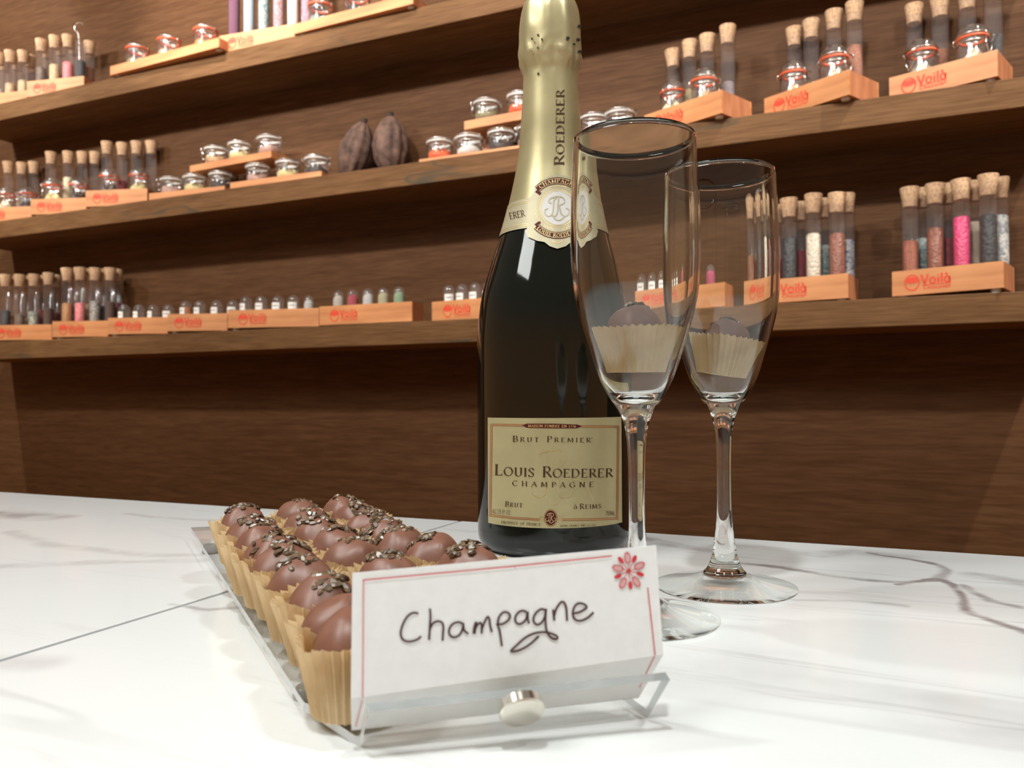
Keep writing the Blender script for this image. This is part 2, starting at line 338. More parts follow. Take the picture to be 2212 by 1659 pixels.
M_wall = veneer('wall_veneer', (.058, .0235, .0085), (.098, .045, .0185), crack=.25, grain=380, crackcol=(.07, .04, .022))
M_shelf = veneer('shelf_veneer', (.092, .043, .0155), (.165, .083, .035), crack=.85, grain=300)
M_tray = noise_pbr('tray_wood', (.44, .17, .06), (.61, .27, .105), scale=(.12, 1, 1), nscale=60, rough=.5)
M_trayend = noise_pbr('tray_wood_end_grain', (.34, .12, .05), (.46, .18, .08), scale=(1, 1, .3), nscale=70, rough=.6)
M_stamp = pbr('red_stamp_ink', (.66, .055, .02), .6)
M_cork = noise_pbr('cork', (.30, .16, .085), (.52, .34, .2), nscale=260, detail=5, ramp=(.3, .55), rough=.85, bump=.3)
M_tube = thin_glass('tube_glass', (.98, .97, .97), (.86, .85, .85), 1.0, .04, .04)
M_jar = thin_glass('jar_glass', (.97, .97, .97), (.75, .75, .75), 2.2, .06, .03)
M_dome = thin_glass('vial_glass', (.97, .97, .97), (.8, .8, .8), 1.6, .06, .05)
M_steel = pbr('steel_wire', (.75, .72, .68), .22, 1.0)
M_seal = pbr('orange_rubber', (.72, .10, .03), .5)
M_seal2 = pbr('clear_rubber', (.68, .66, .62), .4)
M_label = noise_pbr('white_paper_tag', (.74, .72, .68), (.8, .78, .74), nscale=400, rough=.8)
M_tagink = pbr('grey_tag_print', (.25, .24, .23), .8)

# ------------------------------------------------------------------ setting: wall and floor
YT_ = .5148; YW = 1.43; YF = 1.30                              # back wall plane, shelf front plane
b = MB(); b.box(-4.2, YW, -.95, 2.6, YW+.08, 2.3); tag(b.obj('wall_back', M_wall), kind='structure')
M_floor = noise_pbr('floor_boards', (.2, .11, .06), (.28, .16, .09), nscale=8, rough=.5)
b = MB(); b.box(-2.6, -1.3, -1.0, 2.1, YT_+.06, -.95); tag(b.obj('floor', M_floor), kind='structure')

# shelves
SH = {'top': (.7751, .8169), 'middle': (.4859, .5277), 'bottom': (.1894, .2312)}
SX0, SX1 = -2.085, .25
for nm, (z0, z1) in SH.items():
    me = MB(); me.box(SX0, YF, z0, SX1, YW, z1)
    o = me.obj('wall_shelf', M_shelf, bevel=.0012)
    which = {'top': 'uppermost', 'middle': 'middle', 'bottom': 'lowest'}[nm]
    tag(o, f'{which} of the three long grey-brown wood-grain wall shelves', 'shelf')

# ------------------------------------------------------------------ counter
def marble(name):
    m, nt, N, L = nodes_of(name); b = N['Principled BSDF']; b.inputs['Roughness'].default_value = .16; b.inputs['Specular IOR Level'].default_value = .45
    tc = N.new('ShaderNodeTexCoord')
    def nz(sc, scale, detail, rot=0., dist=0., off=(0, 0, 0)):
        mp = N.new('ShaderNodeMapping'); mp.inputs['Scale'].default_value = sc; mp.inputs['Rotation'].default_value = (0, 0, rot); mp.inputs['Location'].default_value = off
        n = N.new('ShaderNodeTexNoise'); n.inputs['Scale'].default_value = scale; n.inputs['Detail'].default_value = detail; n.inputs['Distortion'].default_value = dist
        L.new(tc.outputs['Object'], mp.inputs[0]); L.new(mp.outputs[0], n.inputs['Vector']); return n.outputs['Fac']
    def mth(op, a, bb=0.):
        n = N.new('ShaderNodeMath'); n.operation = op
        for i, v in enumerate((a, bb)):
            if isinstance(v, (int, float)): n.inputs[i].default_value = v
            else: L.new(v, n.inputs[i])
        return n.outputs[0]
    def rng_(v, a, bb, c, d):
        n = N.new('ShaderNodeMapRange'); n.interpolation_type = 'SMOOTHSTEP'
        for i, q in enumerate((a, bb, c, d)): n.inputs[i+1].default_value = q
        L.new(v, n.inputs[0]); return n.outputs[0]
    def vein(sc, scale, width, rot, lo, hi, off=(0, 0, 0), dist=.5):
        v = mth('ABSOLUTE', mth('SUBTRACT', nz(sc, scale, 5, rot, dist, off), .5))
        return mth('MULTIPLY', rng_(v, 0, width, 1, 0), rng_(nz((1, 1, 1), 3.2, 2, 0, 0, (off[0]+3, 1, 0)), lo, hi, 0, 1))
    soft = rng_(nz((.35, 1.3, 1), 5, 4, radians(-4), .3), .52, .8, 0, .2)
    v1 = mth('MULTIPLY', vein((.3, 2.2, 1), 3.4, .012, radians(-4), .5, .66), .24)
    v2 = mth('MULTIPLY', vein((.3, 2.2, 1), 7.5, .012, radians(3), .46, .64, (5, 2, 0)), .2)
    # traced veins: distance to poly-lines in wobbled coordinates
    wn = N.new('ShaderNodeTexNoise'); wn.inputs['Scale'].default_value = 22; wn.inputs['Detail'].default_value = 5; L.new(tc.outputs['Object'], wn.inputs['Vector'])
    def vm(op, a, bb=None, sc=None):
        n = N.new('ShaderNodeVectorMath'); n.operation = op
        for i, v in enumerate((a, bb)):
            if v is None: continue
            if isinstance(v, (tuple, Vector)): n.inputs[i].default_value = v
            else: L.new(v, n.inputs[i])
        if sc is not None:
            if isinstance(sc, (int, float)): n.inputs['Scale'].default_value = sc
            else: L.new(sc, n.inputs['Scale'])
        return n
    wob = vm('SCALE', vm('SUBTRACT', wn.outputs['Color'], (.5, .5, .5)).outputs[0], None, .020)
    p_ = vm('ADD', tc.outputs['Object'], wob.outputs[0])
    p_ = vm('MULTIPLY', p_.outputs[0], (1, 1, 0)).outputs[0]
    patch = rng_(nz((1, 1, 1), 45, 3), .3, .6, .35, 1.15)
    v3 = None
    for pts, w, st in VEINS:
        P = [on_z(x, y, 0) for x, y in pts]; dmin = None
        for a, b2 in zip(P[:-1], P[1:]):
            a = Vector((a.x, a.y, 0)); b2 = Vector((b2.x, b2.y, 0)); ba = b2-a
            pa = vm('SUBTRACT', p_, tuple(a)).outputs[0]
            n = N.new('ShaderNodeMath'); n.operation = 'MULTIPLY'; n.use_clamp = True; n.inputs[1].default_value = 1/ba.length_squared
            L.new(vm('DOT_PRODUCT', pa, tuple(ba)).outputs['Value'], n.inputs[0])
            pr = vm('SCALE', tuple(ba), None, n.outputs[0]).outputs[0]
            d = vm('LENGTH', vm('SUBTRACT', pa, pr).outputs[0]).outputs['Value']
            dmin = d if dmin is None else mth('MINIMUM', dmin, d)
        sv = mth('MULTIPLY', rng_(dmin, w*.15, w*1.6, st, 0), patch)
        v3 = sv if v3 is None else mth('MAXIMUM', v3, sv)
    tot = mth('MINIMUM', mth('ADD', mth('ADD', v1, v2), mth('MAXIMUM', v3, soft)), .9)
    mx = N.new('ShaderNodeMix'); mx.data_type = 'RGBA'; mx.inputs['A'].default_value = (.70, .71, .70, 1); mx.inputs['B'].default_value = (.22, .19, .19, 1)
    L.new(tot, mx.inputs[0]); L.new(mx.outputs['Result'], b.inputs['Base Color'])
    bp = N.new('ShaderNodeBump'); bp.inputs['Strength'].default_value = .06; bp.inputs['Distance'].default_value = .0006
    L.new(nz((.35, 1, 1), 160, 3), bp.inputs['Height']); L.new(bp.outputs[0], b.inputs['Normal'])
    return m
VEINS = [([(1590, 1217), (1690, 1226), (1780, 1240), (1870, 1251), (1960, 1258), (2030, 1255)], .0030, .75), ([(1880, 1195), (1965, 1210), (2020, 1221), (2043, 1232), (2028, 1250)], .0030, .85),
 ([(1950, 1262), (2028, 1250), (2060, 1272), (2078, 1295), (2098, 1322)], .0022, .95), ([(2098, 1322), (2135, 1338), (2212, 1368)], .0030, .8), ([(2070, 1265), (2140, 1300), (2212, 1313)], .0026, .65),
 ([(1395, 1163), (1460, 1180), (1535, 1190)], .007, .5), ([(-20, 1108), (60, 1114), (110, 1118)], .014, .5), ([(30, 1148), (120, 1182), (300, 1196), (450, 1203)], .006, .22), ([(-10, 1224), (200, 1216), (440, 1211)], .006, .26),
 ([(280, 1110), (400, 1122), (470, 1124)], .004, .3), ([(355, 1306), (450, 1319), (560, 1312)], .0022, .42), ([(-20, 1431), (110, 1429)], .007, .22), ([(1440, 1465), (1600, 1432), (1720, 1440)], .018, .14),
 ([(2080, 1540), (2200, 1565)], .022, .16), ([(1700, 1293), (1850, 1299), (1960, 1310)], .0022, .3), ([(2100, 1243), (2230, 1262)], .006, .4), ([(1760, 1195), (1850, 1192), (1950, 1204)], .008, .35)]
M_marble = marble('white_marble')
M_joint = pbr('grey_joint', (.24, .24, .24), .8, 0, **{'Specular IOR Level': .1}); M_cab = noise_pbr('cabinet_white', (.55, .52, .48), (.6, .57, .53), nscale=5, rough=.5)
YT = .5148; SEAM = -.268
cnt = empty('counter', (-.3, -.2, -.95)); tag(cnt, 'white counter topped with grey-veined marble slabs, in front of the shelves', 'counter')
def child_at(o, parent):                           # keep world placement under a parent Empty
    o.parent = parent; o.matrix_parent_inverse = Matrix.Translation(-Vector(parent.location)); return o
for x0, x1 in ((-2.3, SEAM-.0013), (SEAM+.0013, 1.8)):
    b = MB(); b.box(x0, -1.0, -.03, x1, YT, 0); sl = child_at(b.obj('marble_slab', M_marble, bevel=.0003), cnt)
b = MB(); b.box(SEAM-.0013, -.99, -.028, SEAM+.0013, YT-.001, -.0003); child_at(b.obj('slab_joint', M_joint), cnt)
b = MB(); b.box(-2.25, -.95, -.95, 1.75, YT-.06, -.03); child_at(b.obj('cabinet_base', M_cab), cnt)

# ------------------------------------------------------------------ shelf boxes and what stands in them
def stamp_polys(L_, H):
    """round pod mark and the word printed on the front of a box, in box coordinates (t, z)"""
    h = H*.62; z0 = H*.17; t0 = L_*.12 if L_ > .12 else L_*.08; w = min(h*2.75, L_*.46); sx = w/2.75
    P = []
    def q(u, v): return (t0+u*sx, z0+v*h)
    ring = arc2(.45, .5, .42, .48, 0, 360, 28); P += [[q(*a) for a in pl] for pl in stroke2(ring, .09)]
    band = arc2(.45, .66, .40, .2, 0, 360, 20); P.append([q(*a) for a in band[:-1]])
    P += text_polys(['V', 'o~', 'i~', 'l~', 'à~'], lambda u, v: q(.98+u*1.72, .36+v*.62), thick=.19, thin=.19, serif=False, track=.08)
    P += text_polys(['C', 'h~', 'o~', 'c~', 'o~', 'l~', 'a~', 't~'], lambda u, v: q(1.12+u*1.56, .03+v*.22), thick=.2, thin=.2, serif=False, track=.14)
    P += [[q(*a) for a in pl] for pl in stroke2([(1.05, .3), (2.72, .3)], .045)]
    return P
TRAYS = {}
class Box: pass
def make_box(key, shelf, px0, px1, ang, yfl, H, depth, label, stamp=True, feet=.006, zbase=None, riser=False, ft=.005):
    z = SH[shelf][1] if zbase is None else zbase
    a = radians(ang); T = Vector((cos(a), sin(a), 0)); Nn = Vector((-sin(a), cos(a), 0))
    zf = z+feet
    FL = Vector((x_for(px0, yfl, zf+H/2), yfl, zf))
    lo, hi = .02, .6
    for _ in range(50):                            # length so that the right front edge falls under px1
        mid = (lo+hi)/2; p = FL+T*mid+Vector((0, 0, H/2))-CAMP
        if CX+FPX*p.dot(CR)/p.dot(_F) < px1: lo = mid
        else: hi = mid
    Ln = lo
    t = Box(); t.T, t.N, t.FL, t.L, t.H, t.z, t.depth, t.key, t.feet = T, Nn, FL, Ln, H, z, depth, key, feet
    root = empty('riser_board' if riser else 'wooden_box', FL - Vector((0, 0, feet)), a); t.root = root
    tag(root, label, 'riser' if riser else 'box', 'pale wooden display boxes on the shelves')
    m = MB(); w = .005
    if riser: m.box(0, 0, feet, Ln, depth, feet+H)
    else:
        m.box(0, 0, feet, Ln, w, feet+H); m.box(0, depth-w, feet, Ln, depth, feet+H)
        m.box(0, w, feet, w, depth-w, feet+H, 2); m.box(Ln-w, w, feet, Ln, depth-w, feet+H, 2); m.box(w, w, feet, Ln-w, depth-w, feet+ft)
    body = m
    if stamp:
        for p in stamp_polys(Ln, H):
            body.add([(q[0], -.0004, feet+q[1]) for q in p], [tuple(range(len(p)))], 1, False)
    body.obj('board' if riser else 'box_body', [M_tray, M_stamp, M_trayend], root, fix=False)
    if feet > .0005 and not riser:
        for fx in (.012, Ln-.012):
            for fy in (.012, depth-.012):
                f = MB(); f.lathe([(0, 0), (.006, 0), (.0065, feet), (0, feet)], 12, at=(fx, fy, 0)); f.obj('foot', M_seal2, root)
    if riser:
        for fx in (.02, Ln-.02):
            f = MB(); f.box(fx-.006, depth-.018, 0, fx+.006, depth-.004, feet); f.obj('post', M_trayend, root)
    t.floor = zf + (H if riser else ft)
    TRAYS[key] = t; return t
def spot_in(t, px, n, zmid):
    """plan position in box t at depth n behind its front whose image column is px"""
    lo, hi = -.2, t.L+.2
    for _ in range(50):
        mid = (lo+hi)/2; p = t.FL+t.T*mid+t.N*n; p = Vector((p.x, p.y, zmid))-CAMP
        if CX+FPX*p.dot(CR)/p.dot(_F) < px: lo = mid
        else: hi = mid
    p = t.FL+t.T*lo+t.N*n; return Vector((p.x, p.y, 0))

# prototypes (shared mesh data)
TR = .0122
def tube_mesh(Lt):
    m = MB(); prof = [(0, 0)] + [(TR*sin(radians(g)), TR-TR*cos(radians(g))) for g in (30, 60, 90)] + [(TR, Lt-.002), (TR+.0012, Lt-.0006), (TR+.0012, Lt), (TR-.0012, Lt)]
    m.lathe(prof, 20); return m.mesh('glass_tube', M_tube)
_tm = {}
def cork_mesh(tall):
    m = MB(); h = .030 if tall else .024
    m.lathe([(0, -.010), (TR-.0022, -.010), (TR-.0012, 0), (TR+.0016, h-.012), (TR+.0012, h-.0105), (0, h-.0105)], 20)
    me = m.mesh('cork', M_cork); me.set_sharp_from_angle(angle=radians(40)); return me
CORK = cork_mesh(True)
def fill_mesh(r, h, kind, name, bumps=0):
    m = MB(); rr = random.Random(hash((round(r, 4), round(h, 3), kind)) & 255)
    if name == 'filling' and bumps == 0:
        prof = [(0, .001)] + [(r*sin(radians(g)), .001+r-r*cos(radians(g))) for g in (40, 90)] + [(r, h-.002), (r*.75, h+.001), (0, h+.002)]
        m.lathe(prof, 16)
    else:
        m.lathe([(0, 0), (r, 0), (r, h*.8), (r*.7, h*.95), (r*.3, h*1.12), (0, h*1.05)], 18, fn=lambda a, z, g: (a, z*(1+.18*sin(3*g+h*900)+.1*sin(7*g)) if z > 0 else z))
    me = m.mesh(name, fill_mat(kind)); return me
_fm = {}
def shared(kind, r, h, name='filling', bumps=0):
    k = (kind, round(r, 4), round(h, 3), bumps)
    if k not in _fm: _fm[k] = fill_mesh(r, h, kind, name, bumps)
    return _fm[k]
def make_tube(t, px, n, kind, fh, label, group, length=.142, cork=True):
    zf = t.floor; p = spot_in(t, px, n, zf+.1)
    root = empty('test_tube', (p.x, p.y, zf), rng.uniform(0, 6)); tag(root, label, 'tube', group)
    if length not in _tm: _tm[length] = tube_mesh(length)
    link('glass_tube', _tm[length], root)
    if cork:
        c = link('cork', CORK, root); c.location = (0, 0, length+rng.uniform(-.003, .002)); c.rotation_euler = (rng.uniform(-.05, .05), rng.uniform(-.05, .05), rng.uniform(0, 6))
    if kind: link('filling', shared(kind, TR-.0014, fh), root)
    return root
# clip-top jars
def jar_meshes(R, H, seal, flat):
    d = {}
    rim = H*.74
    m = MB(); m.lathe([(0, 0), (R*.9, 0), (R*.98, .003), (R, .008), (R, rim-.012), (R*.93, rim-.005), (R*1.0, rim-.002), (R*1.0, rim), (R*.84, rim)], 28); d['glass_jar'] = m.mesh('glass_jar', M_jar)
    m = MB(); hd = H-rim-.004
    m.lathe([(R*.84, rim+.003), (R*1.02, rim+.003), (R*1.03, rim+.007), (R*.95, rim+.004+hd*.55), (R*.72, H-.001), (R*.5, H), (R*.45, H-.003), (0, H-.003)], 28); d['lid'] = m.mesh('lid', M_jar)
    m = MB(); m.lathe([(R*.85, rim+.0002), (R*1.05, rim+.0002), (R*1.06, rim+.0016), (R*1.05, rim+.003), (R*.85, rim+.003)], 28, close=True); d['rubber_seal'] = m.mesh('rubber_seal', seal)
    m = MB(); wr = .0009
    m.tube([(R*1.02*cos(2*pi*k/28), R*1.02*sin(2*pi*k/28), rim-.005) for k in range(28)], wr, 6, closed=True)
    m.tube([(R*1.045*cos(2*pi*k/28), R*1.045*sin(2*pi*k/28), rim+.006) for k in range(28)], wr, 6, closed=True)
    for s in (-1, 1):                              # bail loop at the front, hinge at the back
        m.tube([(s*.009, -R*1.03, rim-.005), (s*.008, -R*1.12, rim-.013), (s*.001, -R*1.16, rim-.026 if not flat else rim-.02)], wr, 6)
        m.tube([(s*.007, R*1.03, rim-.005), (s*.007, R*1.2, rim+.001), (s*.007, R*1.04, rim+.007)], wr, 6)
        m.tube([(s*.011, -R*1.04, rim+.006), (s*.011, -R*1.2, rim+.002), (s*.009, -R*1.1, rim-.006)], wr, 6)
    m.tube([(-.011, -R*1.19, rim+.002), (.011, -R*1.19, rim+.002)], wr, 6)
    d['wire_clip'] = m.mesh('wire_clip', M_steel); return d
JT = jar_meshes(.0205, .077, M_seal, False); JF = jar_meshes(.0245, .047, M_seal2, True); JO = jar_meshes(.0245, .056, M_seal, True)
def make_jar(t, px, n, kind, label, group, flat=False, rz=None, fh=None, orange=False):
    zf = t.floor; p = spot_in(t, px, n, zf+.03); ms = (JO if orange else JF) if flat else JT
    root = empty('clip_top_jar', (p.x, p.y, zf+.0004), rng.uniform(-1.4, 1.4) if rz is None else radians(rz)); tag(root, label, 'jar', group)
    for k, me in ms.items(): link(k, me, root)
    R = .0245 if flat else .0205
    if kind:
        f = link('filling', shared(kind, R-.003, fh or (.018 if flat else .032), 'filling', 1), root); f.location = (0, 0, .003)
    return root
def dome_mesh(r, H):
    m = MB(); m.lathe([(r*.96, 0), (r, .002), (r, H-r)] + [(r*cos(radians(g)), H-r+r*sin(radians(g))) for g in (20, 40, 60, 75)] + [(0, H)], 20); return m.mesh('glass_dome', M_dome)
DM = {}
def make_vial(t, px, n, kind, fh, label, group, r=.0128, H=.064, tagged=True, full=False):
    zf = t.floor; p = spot_in(t, px, n, zf+.04)
    # turn the paper tag roughly toward the shop
    root = empty('dome_vial', (p.x, p.y, zf), rng.uniform(-.3, .5)); tag(root, label, 'vial', group)
    if (r, H) not in DM: DM[(r, H)] = dome_mesh(r, H)
    link('glass_dome', DM[(r, H)], root)
    if kind:
        if full:
            m = MB(); rr = r-.001; h = H-.010
            m.lathe([(0, .001), (rr, .001), (rr, h-rr)] + [(rr*cos(radians(g)), h-rr+rr*sin(radians(g))) for g in (30, 60)] + [(0, h)], 16); m.obj('filling', fill_mat(kind), root)
        else: 
            m = MB(); m.lathe([(0, .001), (r-.001, .001), (r-.001, fh), (0, fh+.002)], 16); m.obj('filling', fill_mat(kind), root)
    if tagged:
        m = MB(); vs = []; k = 9; rr = r+.0004
        for z in (.033, .047):
            for i in range(k): g = radians(-90-42+84*i/(k-1)); vs.append((rr*cos(g), rr*sin(g), z))
        m.add(vs, [(i, i+1, k+i+1, k+i) for i in range(k-1)])
        vs = []
        for z in (.0395, .0415):
            for i in range(k): g = radians(-90-26+52*i/(k-1)); vs.append(((rr+.0002)*cos(g), (rr+.0002)*sin(g), z))
        m.add(vs, [(i, i+1, k+i+1, k+i) for i in range(k-1)], 1)
        m.obj('paper_tag', [M_label, M_tagink], root, fix=False)
    return root

def ordinal(i, n):
    if n == 1: return 'only one'
    if i == 0: return 'leftmost'
    if i == n-1: return 'rightmost'
    return ORD[i]+' from left'
def tube_row(key, row, n, items, phrase, length=.142, group=None):
    t = TRAYS[key]; cnt_ = len(items)
    for i, it in enumerate(items):
        px, kind, fh = it[:3]; cork = it[3] if len(it) > 3 else True
        what = f'of {kind}' if kind else 'without visible filling'
        lab = f"{'corked' if cork else 'open'} tube {what}, {ordinal(i, cnt_)} in {row} row, {phrase}"
        make_tube(t, px, n, kind, fh, lab, group or 'corked glass tubes on the shelves', length, cork)
def jar_row(key, n, items, phrase, flat=False, group=None, orange=False):
    t = TRAYS[key]; cnt_ = len(items)
    for i, it in enumerate(items):
        px, kind = it[:2]; rz = it[2] if len(it) > 2 else None
        lab = f"{'squat' if flat else 'small tall'} clip-top jar of {kind}, {ordinal(i, cnt_)} on {phrase}"
        make_jar(t, px, n, kind, lab, group or 'clip-top glass jars on the shelves', flat, rz, None, orange)
def vial_row(key, n, items, phrase, r=.0128, tagged=True, full=False, H=.064):
    t = TRAYS[key]
    for i, (px, kind, fh) in enumerate(items):
        lab = f"dome-topped glass vial of {kind}, {ordinal(i, len(items))} in {phrase}"
        make_vial(t, px, n, kind, fh, lab, 'dome-topped vials on the lowest shelf', r, H, tagged, full)

HB = .037; DB = .080
# --- lowest shelf, left to right
make_box('C1', 'bottom', -22, 112, 19, 1.303, HB, DB, 'stamped wooden box cut by left photo edge on the lowest shelf')
make_box('C2', 'bottom', 113, 233, 19, 1.303, HB, DB, 'stamped wooden box second from left on the lowest shelf')
make_box('C3', 'bottom', 233, 362, 19, 1.303, HB, DB*.8, 'stamped wooden box third from left on lowest shelf, leftmost with vials')
make_box('C4', 'bottom', 362, 491, 19, 1.303, HB, DB*.8, 'stamped wooden box fourth from left on lowest shelf, second with vials')
make_box('C5', 'bottom', 492, 689, 14, 1.303, HB, DB*.8, 'long stamped wooden box fifth from left on the lowest shelf')
make_box('C6', 'bottom', 690, 890, 2, 1.303, HB, .05, 'stamped wooden box holding red, silver and green shimmer vials', feet=.002)
make_box('C7', 'bottom', 933, 1150, -8, 1.335, HB, .055, 'stamped wooden box disappearing behind the champagne bottle, lowest shelf', feet=.002)
make_box('C8', 'bottom', 1372, 1568, -12, 1.34, HB, .06, 'stamped wooden box seen through the two flutes, lowest shelf', feet=.002)
make_box('C9', 'bottom', 1632, 1832, -10, 1.332, HB, .075, 'stamped wooden box with white pearl tube, just right of the flutes', feet=.004)
make_box('C10', 'bottom', 1927, 2168, -17, 1.338, HB, DB, 'stamped wooden box at the far right of the lowest shelf')
tube_row('C1', 'front', .022, [(12, 'black sprinkles', .07), (42, 'grey brown crumbs', .06), (73, 'green and white sprinkles', .066), (105, 'dark brown sprinkles', .074)], "lowest far-left box")
tube_row('C1', 'rear', .054, [(27, 'orange brown crumbs', .064), (57, 'beige crumbs', .05), (90, 'dark red sprinkles', .074), (120, 'maroon sprinkles', .066)], "lowest far-left box")
tube_row('C2', 'front', .022, [(145, 'tan granules', .076), (173, 'pink sprinkles', .076), (205, 'black and white sprinkles', .08), (238, 'dark brown sprinkles', .078)], "lowest second-left box")
tube_row('C2', 'rear', .054, [(159, 'navy sprinkles', .074), (190, 'beige crumbs', .076), (221, 'black sprinkles', .072), (252, 'maroon sprinkles', .078)], "lowest second-left box")
vial_row('C3', .022, [(269, 'grey powder', .03), (301, 'grey powder', .028), (332, 'rust powder', .03), (364, 'grey powder', .028)], "lowest shelf's third box")
vial_row('C4', .022, [(402, 'orange powder', .048), (432, 'rust powder', .03), (469, 'grey powder', .028), (503, 'grey powder', .028)], "lowest shelf's fourth box")
vial_row('C5', .022, [(532, 'sage powder', .036), (565, 'sage powder', .036), (601, 'rust powder', .036), (634, 'grey powder', .034)], "lowest shelf's long fifth box")
make_vial(TRAYS['C5'], 667, .02, 'silver shimmer dust', 0, "slim silver dome vial at right end of lowest shelf's long fifth box", 'dome-topped vials on the lowest shelf', .0105, .062, False, True)
t6 = TRAYS['C6']
for px, k in ((731, 'champagne'), (762, 'red'), (795, 'silver'), (828, 'gold'), (862, 'green')):
    make_vial(t6, px, .025, k+' shimmer dust', 0, f'slim dome-topped vial of {k} shimmer dust in the five-vial wooden box', 'dome-topped vials on the lowest shelf', .0112, .066, False, True)
vial_row('C7', .026, [(970, 'rust powder', .03), (999, 'rust powder', .03), (1027, 'grey powder', .034), (1056, 'white powder', .034)], 'box behind champagne bottle', r=.0118, H=.066)
t8 = TRAYS['C8']
for i, px in enumerate((1392, 1425, 1458)):
    make_vial(t8, px, .026, 'grey powder', .03, f"tagged dome vial seen through the front flute, {['leftmost', 'middle', 'rightmost'][i]} of three", 'dome-topped vials on the lowest shelf', .0118, .064)
make_vial(t8, 1524, .026, 'magenta shimmer dust', 0, 'magenta dome vial seen through the rear flute', 'dome-topped vials on the lowest shelf', .0115, .068, False, True)
tube_row('C9', 'front', .022, [(1660, 'brown crumbs', .075), (1705, 'black pellets', .098), (1757, 'white pearls', .100), (1808, 'copper pearls', .096)], "box beside flutes")
tube_row('C9', 'rear', .052, [(1680, 'dark red sprinkles', .07), (1728, 'crimson sprinkles', .08), (1778, 'teal and white sprinkles', .085), (1829, 'blue and white sprinkles', .09)], "box beside flutes")
tube_row('C10', 'front', .022, [(1966, 'orange granules', .078), (2020, 'copper pearls', .092), (2077, 'pink pearls', .104), (2135, 'black pellets', .102)], "lowest far-right box")
tube_row('C10', 'rear', .054, [(1992, 'teal and white sprinkles', .085), (2046, 'crimson sprinkles', .08), (2103, 'cream granules', .1), (2160, 'silver pearls', .105)], "lowest far-right box")

# --- middle shelf
make_box('B1', 'middle', -55, 68, 19, 1.303, HB, .085, 'stamped wooden box cut by left photo edge on the middle shelf', ft=0.015)
make_box('B2', 'middle', 66, 186, 19, 1.303, HB, .085, 'stamped wooden box second from left on the middle shelf', ft=0.015)
make_box('B3', 'middle', 185, 318, 17, 1.303, HB, .085, 'stamped wooden box third from left on middle shelf, rightmost with tubes', ft=0.015)
make_box('B4', 'middle', 322, 485, 6, 1.308, .016, .068, 'low wooden tray with three squat jars under the left riser board', stamp=False, feet=.001, ft=0.012)
make_box('B5', 'middle', 497, 694, 2, 1.308, .014, .068, 'low wooden tray with three squat jars left of the cocoa pods', stamp=False, feet=.001, ft=0.011)
make_box('B6', 'middle', 410, 586, -3, 1.350, .014, .066, 'raised pale wooden board holding three squat jars, left of cocoa pods', stamp=False, feet=.066, riser=True)
make_box('B7', 'middle', 905, 1160, 0, 1.308, .006, .068, 'thin wooden tray of squat jars between cocoa pods and bottle', stamp=False, feet=.001)
make_box('B8', 'middle', 1003, 1180, -4, 1.352, .016, .064, 'raised pale wooden board with squat jars beside the bottle neck', stamp=False, feet=.066, riser=True)
make_box('B9', 'middle', 1250, 1380, -4, 1.312, .010, .068, 'low wooden tray seen through the rim of the front flute', stamp=False, feet=.001, ft=0.008)
make_box('B10', 'middle', 1392, 1558, -25, 1.345, HB, .085, 'stamped wooden box above the front flute on the middle shelf', feet=.003, ft=0.013)
make_box('B11', 'middle', 1651, 1833, -29, 1.350, HB, .085, 'stamped wooden box second from right on the middle shelf', feet=.003, ft=0.013)
make_box('B12', 'middle', 1921, 2155, -20, 1.343, HB, .085, 'stamped wooden box at the far right of the middle shelf', feet=.004, ft=0.013)
tube_row('B1', 'rear', .068, [(18, None, 0), (47, 'white powder', .07), (73, None, 0)], "middle far-left box", .134)
tube_row('B2', 'rear', .068, [(110, None, 0), (147, 'white curls', .09), (178, None, 0), (205, 'dark red sprinkles', .05)], "middle second-left box", .134)
tube_row('B3', 'rear', .068, [(231, None, 0), (264, 'crimson sprinkles', .06), (295, None, 0), (327, None, 0)], "middle third-left box", .134)
jar_row('B1', .031, [(14, 'white curls', 20), (60, 'dark brown pieces', 0)], "middle far-left box")
jar_row('B2', .031, [(114, 'yellow curls', -40), (170, 'dark brown pieces', 60)], "middle second-left box")
jar_row('B3', .031, [(236, 'dark brown pieces', 50), (300, 'yellow curls', 50)], "middle third-left box")
jar_row('B4', .034, [(371, 'pale pink flakes', -60), (421, 'yellow curls', 60), (477, 'dark brown pieces', 70)], 'low tray under left riser board', True)
jar_row('B5', .034, [(557, 'pale pink flakes', 50), (622, 'yellow curls', 60), (684, 'dark brown pieces', 120)], 'low tray left of cocoa pods', True)
jar_row('B6', .033, [(466, 'tan pieces', -60), (518, 'yellow curls', 60), (582, 'pale pink flakes', 110)], 'raised board left of cocoa pods', True)
jar_row('B7', .034, [(950, 'bright orange pieces', 60), (1013, 'white powder', 90), (1083, 'dark brown pieces', 40), (1146, 'pale pink flakes', -60)], 'thin tray beside pods', True)
jar_row('B8', .032, [(1051, 'green seeds', -70), (1124, 'bright orange pieces', 60)], 'raised board beside bottle neck', True)
jar_row('B9', .034, [(1283, 'pale pink flakes', 80), (1340, 'dark brown pieces', 60)], 'low tray behind flute rim', True)
tube_row('B10', 'rear', .067, [(1454, None, 0), (1490, 'green seeds', .07), (1528, None, 0), (1572, 'violet grains', .06)], "box above front flute", .134)
jar_row('B10', .031, [(1453, 'white curls', 0), (1521, 'tan pieces', 70)], 'box above front flute')
tube_row('B11', 'rear', .067, [(1716, None, 0), (1753, 'violet grains', .05), (1802, None, 0), (1846, 'red brown grains', .085)], "middle second-right box", .134)
jar_row('B11', .031, [(1714, 'tan pieces', 70), (1803, 'pale tan pieces', 60)], "middle second-right box")
